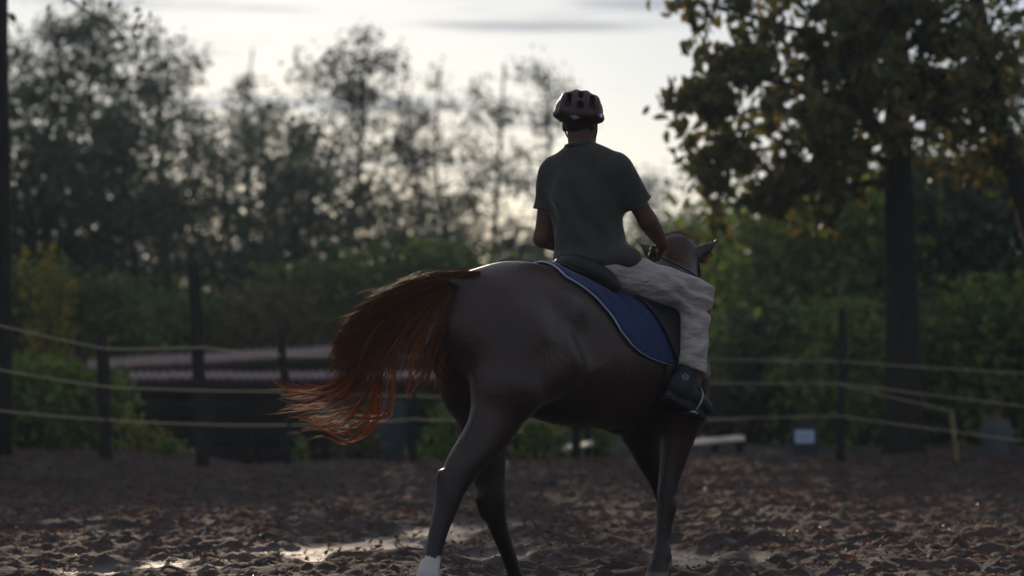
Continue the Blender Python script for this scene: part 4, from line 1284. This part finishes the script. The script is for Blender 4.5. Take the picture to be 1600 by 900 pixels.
for s in (-.052, 0, .052):
    K.ell(hc + hxx * s * 1.05 - hfd * .085 + hup * (.068 - abs(s) * .4), (.012, .05, .028), axK, .012, neg=True)
    K.ell(hc + hxx * s * .9 + hfd * .03 + hup * (.10 - abs(s) * .4), (.012, .06, .022), axK, .012, neg=True)
    K.ell(hc + hxx * s * 1.15 - hfd * .128 + hup * .012, (.015, .03, .018), axK, .012, neg=True)
V, Q = K.mesh(.0065)
hel = mesh_obj('helmet', V, Q, M['helmet'], rider)
def on_helmet(px, py):
    d = ray(px, py); ys_ = np.linspace(11.5, 12.1, 500); P = np.array([0, 0, CAMZ]) + d * ys_[:, None]; v = K.value(P)
    i = np.argmax(v < 0) if v.min() < 0 else np.argmin(v); return P[i] - np.array([0, .009, 0])
for quad in ([(890, 181), (899, 180), (907, 184), (897, 187)], [(934, 180), (937, 177), (942, 178), (940, 184)]):
    q = [on_helmet(*p) for p in quad]; c = sum(q) / 4
    V = np.array(q + [p + np.array([0, .012, 0]) for p in q])
    m = MB(); m.add(V, [(0, 1, 2, 3), (7, 6, 5, 4), (0, 4, 5, 1), (1, 5, 6, 2), (2, 6, 7, 3), (3, 7, 4, 0)]); m.build('decal', M['decal'], hel, False)
nape = catmull([headc - fd * .095 + fr3 * s + fu * z_ for s, z_ in ((-.035, .012), (0, -.004), (.035, .012))], 9)
m = MB(); m.tube(nape - fd * .006, .004, 6); m.build('nape_strap', M['greyprint'], hel)
for s in (-1, 1):
    m = MB(); m.tube(catmull([headc + fr3 * s * .094 + fu * .03, headc + fr3 * s * .082 - fu * .06 + fd * .02, headc - fu * .115 + fd * .05 + fr3 * s * .02], 10), .0045, 5); m.build('chin_strap', M['leather'], hel)
# short hair at the nape
Hn = Solid(); Hn.ell(headc - fd * .012 + fu * .03, (.083, .094, .098), axF, .02, cut=(headc - fu * .035, -fu * .8 + fd * .6))
V, Q = Hn.mesh(.008); mesh_obj('hair', V, Q, M['hairblack'], rider)

# stirrup and its leather, right side
ball = heelR + dS * .155 - uS * .024
m = MB(); pts = []
for a in np.linspace(-.15 * math.pi, 1.15 * math.pi, 22): pts.append(ball + oS * .064 * math.cos(a) + uS * (.055 + .07 * math.sin(a)))
pts = np.array([ball - oS * -.055] + pts + [ball - oS * .055]); m.tube(pts, .006, 6)
m.box(ball - uS * .004, .016, .06, .006, np.array([dS, oS, uS])); m.build('stirrup', M['steel'], sad)
m = MB(); m.tube(catmull([ball + uS * .13, rp(1093, 600, -.07), rp(1092, 540, .0), rp(1070, 480, .02)], 10), .009, 5); m.build('stirrup_leather', M['leather'], sad)

# bridle and reins
br = empty('bridle', poll, 'black leather bridle and reins on the turned away horse head', 'bridle')
ha = np.linspace(-1.9, 1.9, 24); c0 = np.tile(poll + hd * .035, (24, 1))
D_ = np.sin(ha)[:, None] * hr + np.cos(ha)[:, None] * hu
hq = c0 + D_ * (cast(c0, D_, .3) + .004)[:, None]
hV = np.stack([hq - hd * .011, hq + hd * .011], 1).reshape(-1, 3)
o = mesh_obj('headpiece', hV, [(2 * i, 2 * i + 1, 2 * i + 3, 2 * i + 2) for i in range(23)], M['leather'], br)
md = o.modifiers.new('thick', 'SOLIDIFY'); md.thickness = .005
for s in (-1, 1):
    m = MB(); m.tube(catmull([poll + hd * .04 + hr * s * .112, poll + hd * .2 + hr * s * .116, poll + hd * .36 + hr * s * .078, poll + hd * .45 + hr * s * .064], 12), .007, 5); m.build('cheek_strap', M['leather'], br)
m = MB(); m.tube(np.array([poll + hd * .40 + .075 * (math.cos(a) * hr + math.sin(a) * hu) for a in np.linspace(0, 2 * math.pi, 20)]), .008, 5, cap=False); m.build('noseband', M['leather'], br)
bitR, bitL = poll + hd * .47 + hr * .075, poll + hd * .47 - hr * .075
m = MB(); m.tube(catmull([gR, at(1078, 425, 12.3), poll + hd * .25 + hr * .15, bitR], 16), .006, 5); m.build('rein', M['leather'], br)
m = MB(); m.tube(catmull([gL, at(985, 420, 12.45), poll + hd * .25 - hr * .16, bitL], 16), .006, 5); m.build('rein', M['leather'], br)

# ------------------------------------------------------------------ person sitting far right
pr = empty('person', at(1558, 722, 25.5), 'person in grey top sitting with back turned near the right edge', 'person')
D = Solid()
def q(px, py, y=0.): return at(px, py, 25.5 + y)
D.chain([q(1556, 715), q(1556, 680), q(1557, 660)], [.125, .115, .07], .06)
D.ell(q(1557, 672), (.15, .085, .05), None, .05)
D.ell(q(1556, 632, .02), (.058, .072, .080), None, .02)
D.cone(q(1556, 660), q(1556, 645), .045, .045, .03)
D.chain([q(1542, 664), q(1538, 688, -.03), q(1550, 700, .15)], [.045, .04, .03], .03)
D.chain([q(1571, 664), q(1577, 690, -.03), q(1575, 700, .15)], [.045, .04, .03], .03)
D.chain([q(1550, 714), q(1546, 708, .30), q(1548, 727, .34)], [.075, .06, .04], .04)
D.chain([q(1563, 714), q(1582, 708, .05), q(1583, 728, .02)], [.075, .055, .04], .04)
V, Q = D.mesh(.014); mesh_obj('body', V, Q, M['skin'], pr)
D = Solid(); D.chain([q(1556, 708), q(1556, 680), q(1557, 664)], [.14, .13, .085], .06); D.ell(q(1557, 672), (.165, .10, .06), None, .05)
D.chain([q(1542, 664), q(1538, 686, -.03)], [.056, .052], .03); D.chain([q(1571, 664), q(1577, 688, -.03)], [.056, .052], .03)
V, Q = D.mesh(.014); mesh_obj('shirt', V, Q, M['greycloth'], pr)
D = Solid(); D.ell(q(1556, 714), (.16, .12, .08), None, .03); D.chain([q(1550, 714), q(1546, 707, .30), q(1548, 720, .34)], [.09, .075, .06], .04); D.chain([q(1563, 714), q(1582, 707, .05), q(1583, 720, .02)], [.09, .07, .055], .04)
V, Q = D.mesh(.014); mesh_obj('trousers', V, Q, M['darkcloth'], pr)
D = Solid(); D.ell(q(1556, 629, .0), (.063, .078, .070), None, .03)
V, Q = D.mesh(.012); mesh_obj('hair', V, Q, M['hairblack'], pr)
D = Solid(); D.ell(q(1584, 729, -.02), (.04, .09, .03), None, .03); V, Q = D.mesh(.012); mesh_obj('shoe', V, Q, M['decal'], pr)

# ------------------------------------------------------------------ evening haze
hm, nt, out = newmat('haze_air')
pv = nt.nodes.new('ShaderNodeVolumePrincipled')
pv.inputs['Color'].default_value = (0.60, 0.78, 1.0, 1)
pv.inputs['Density'].default_value = 0.0006
pv.inputs['Anisotropy'].default_value = 0.3
nt.links.new(pv.outputs[0], out.inputs['Volume'])
m = MB(); m.box((0, 170, 4.0), 320, 345, 7.5); hz = m.build('haze', hm, None, False)
tag(hz, 'thin bluish evening haze in the air over the clearing', 'haze', kind='stuff')
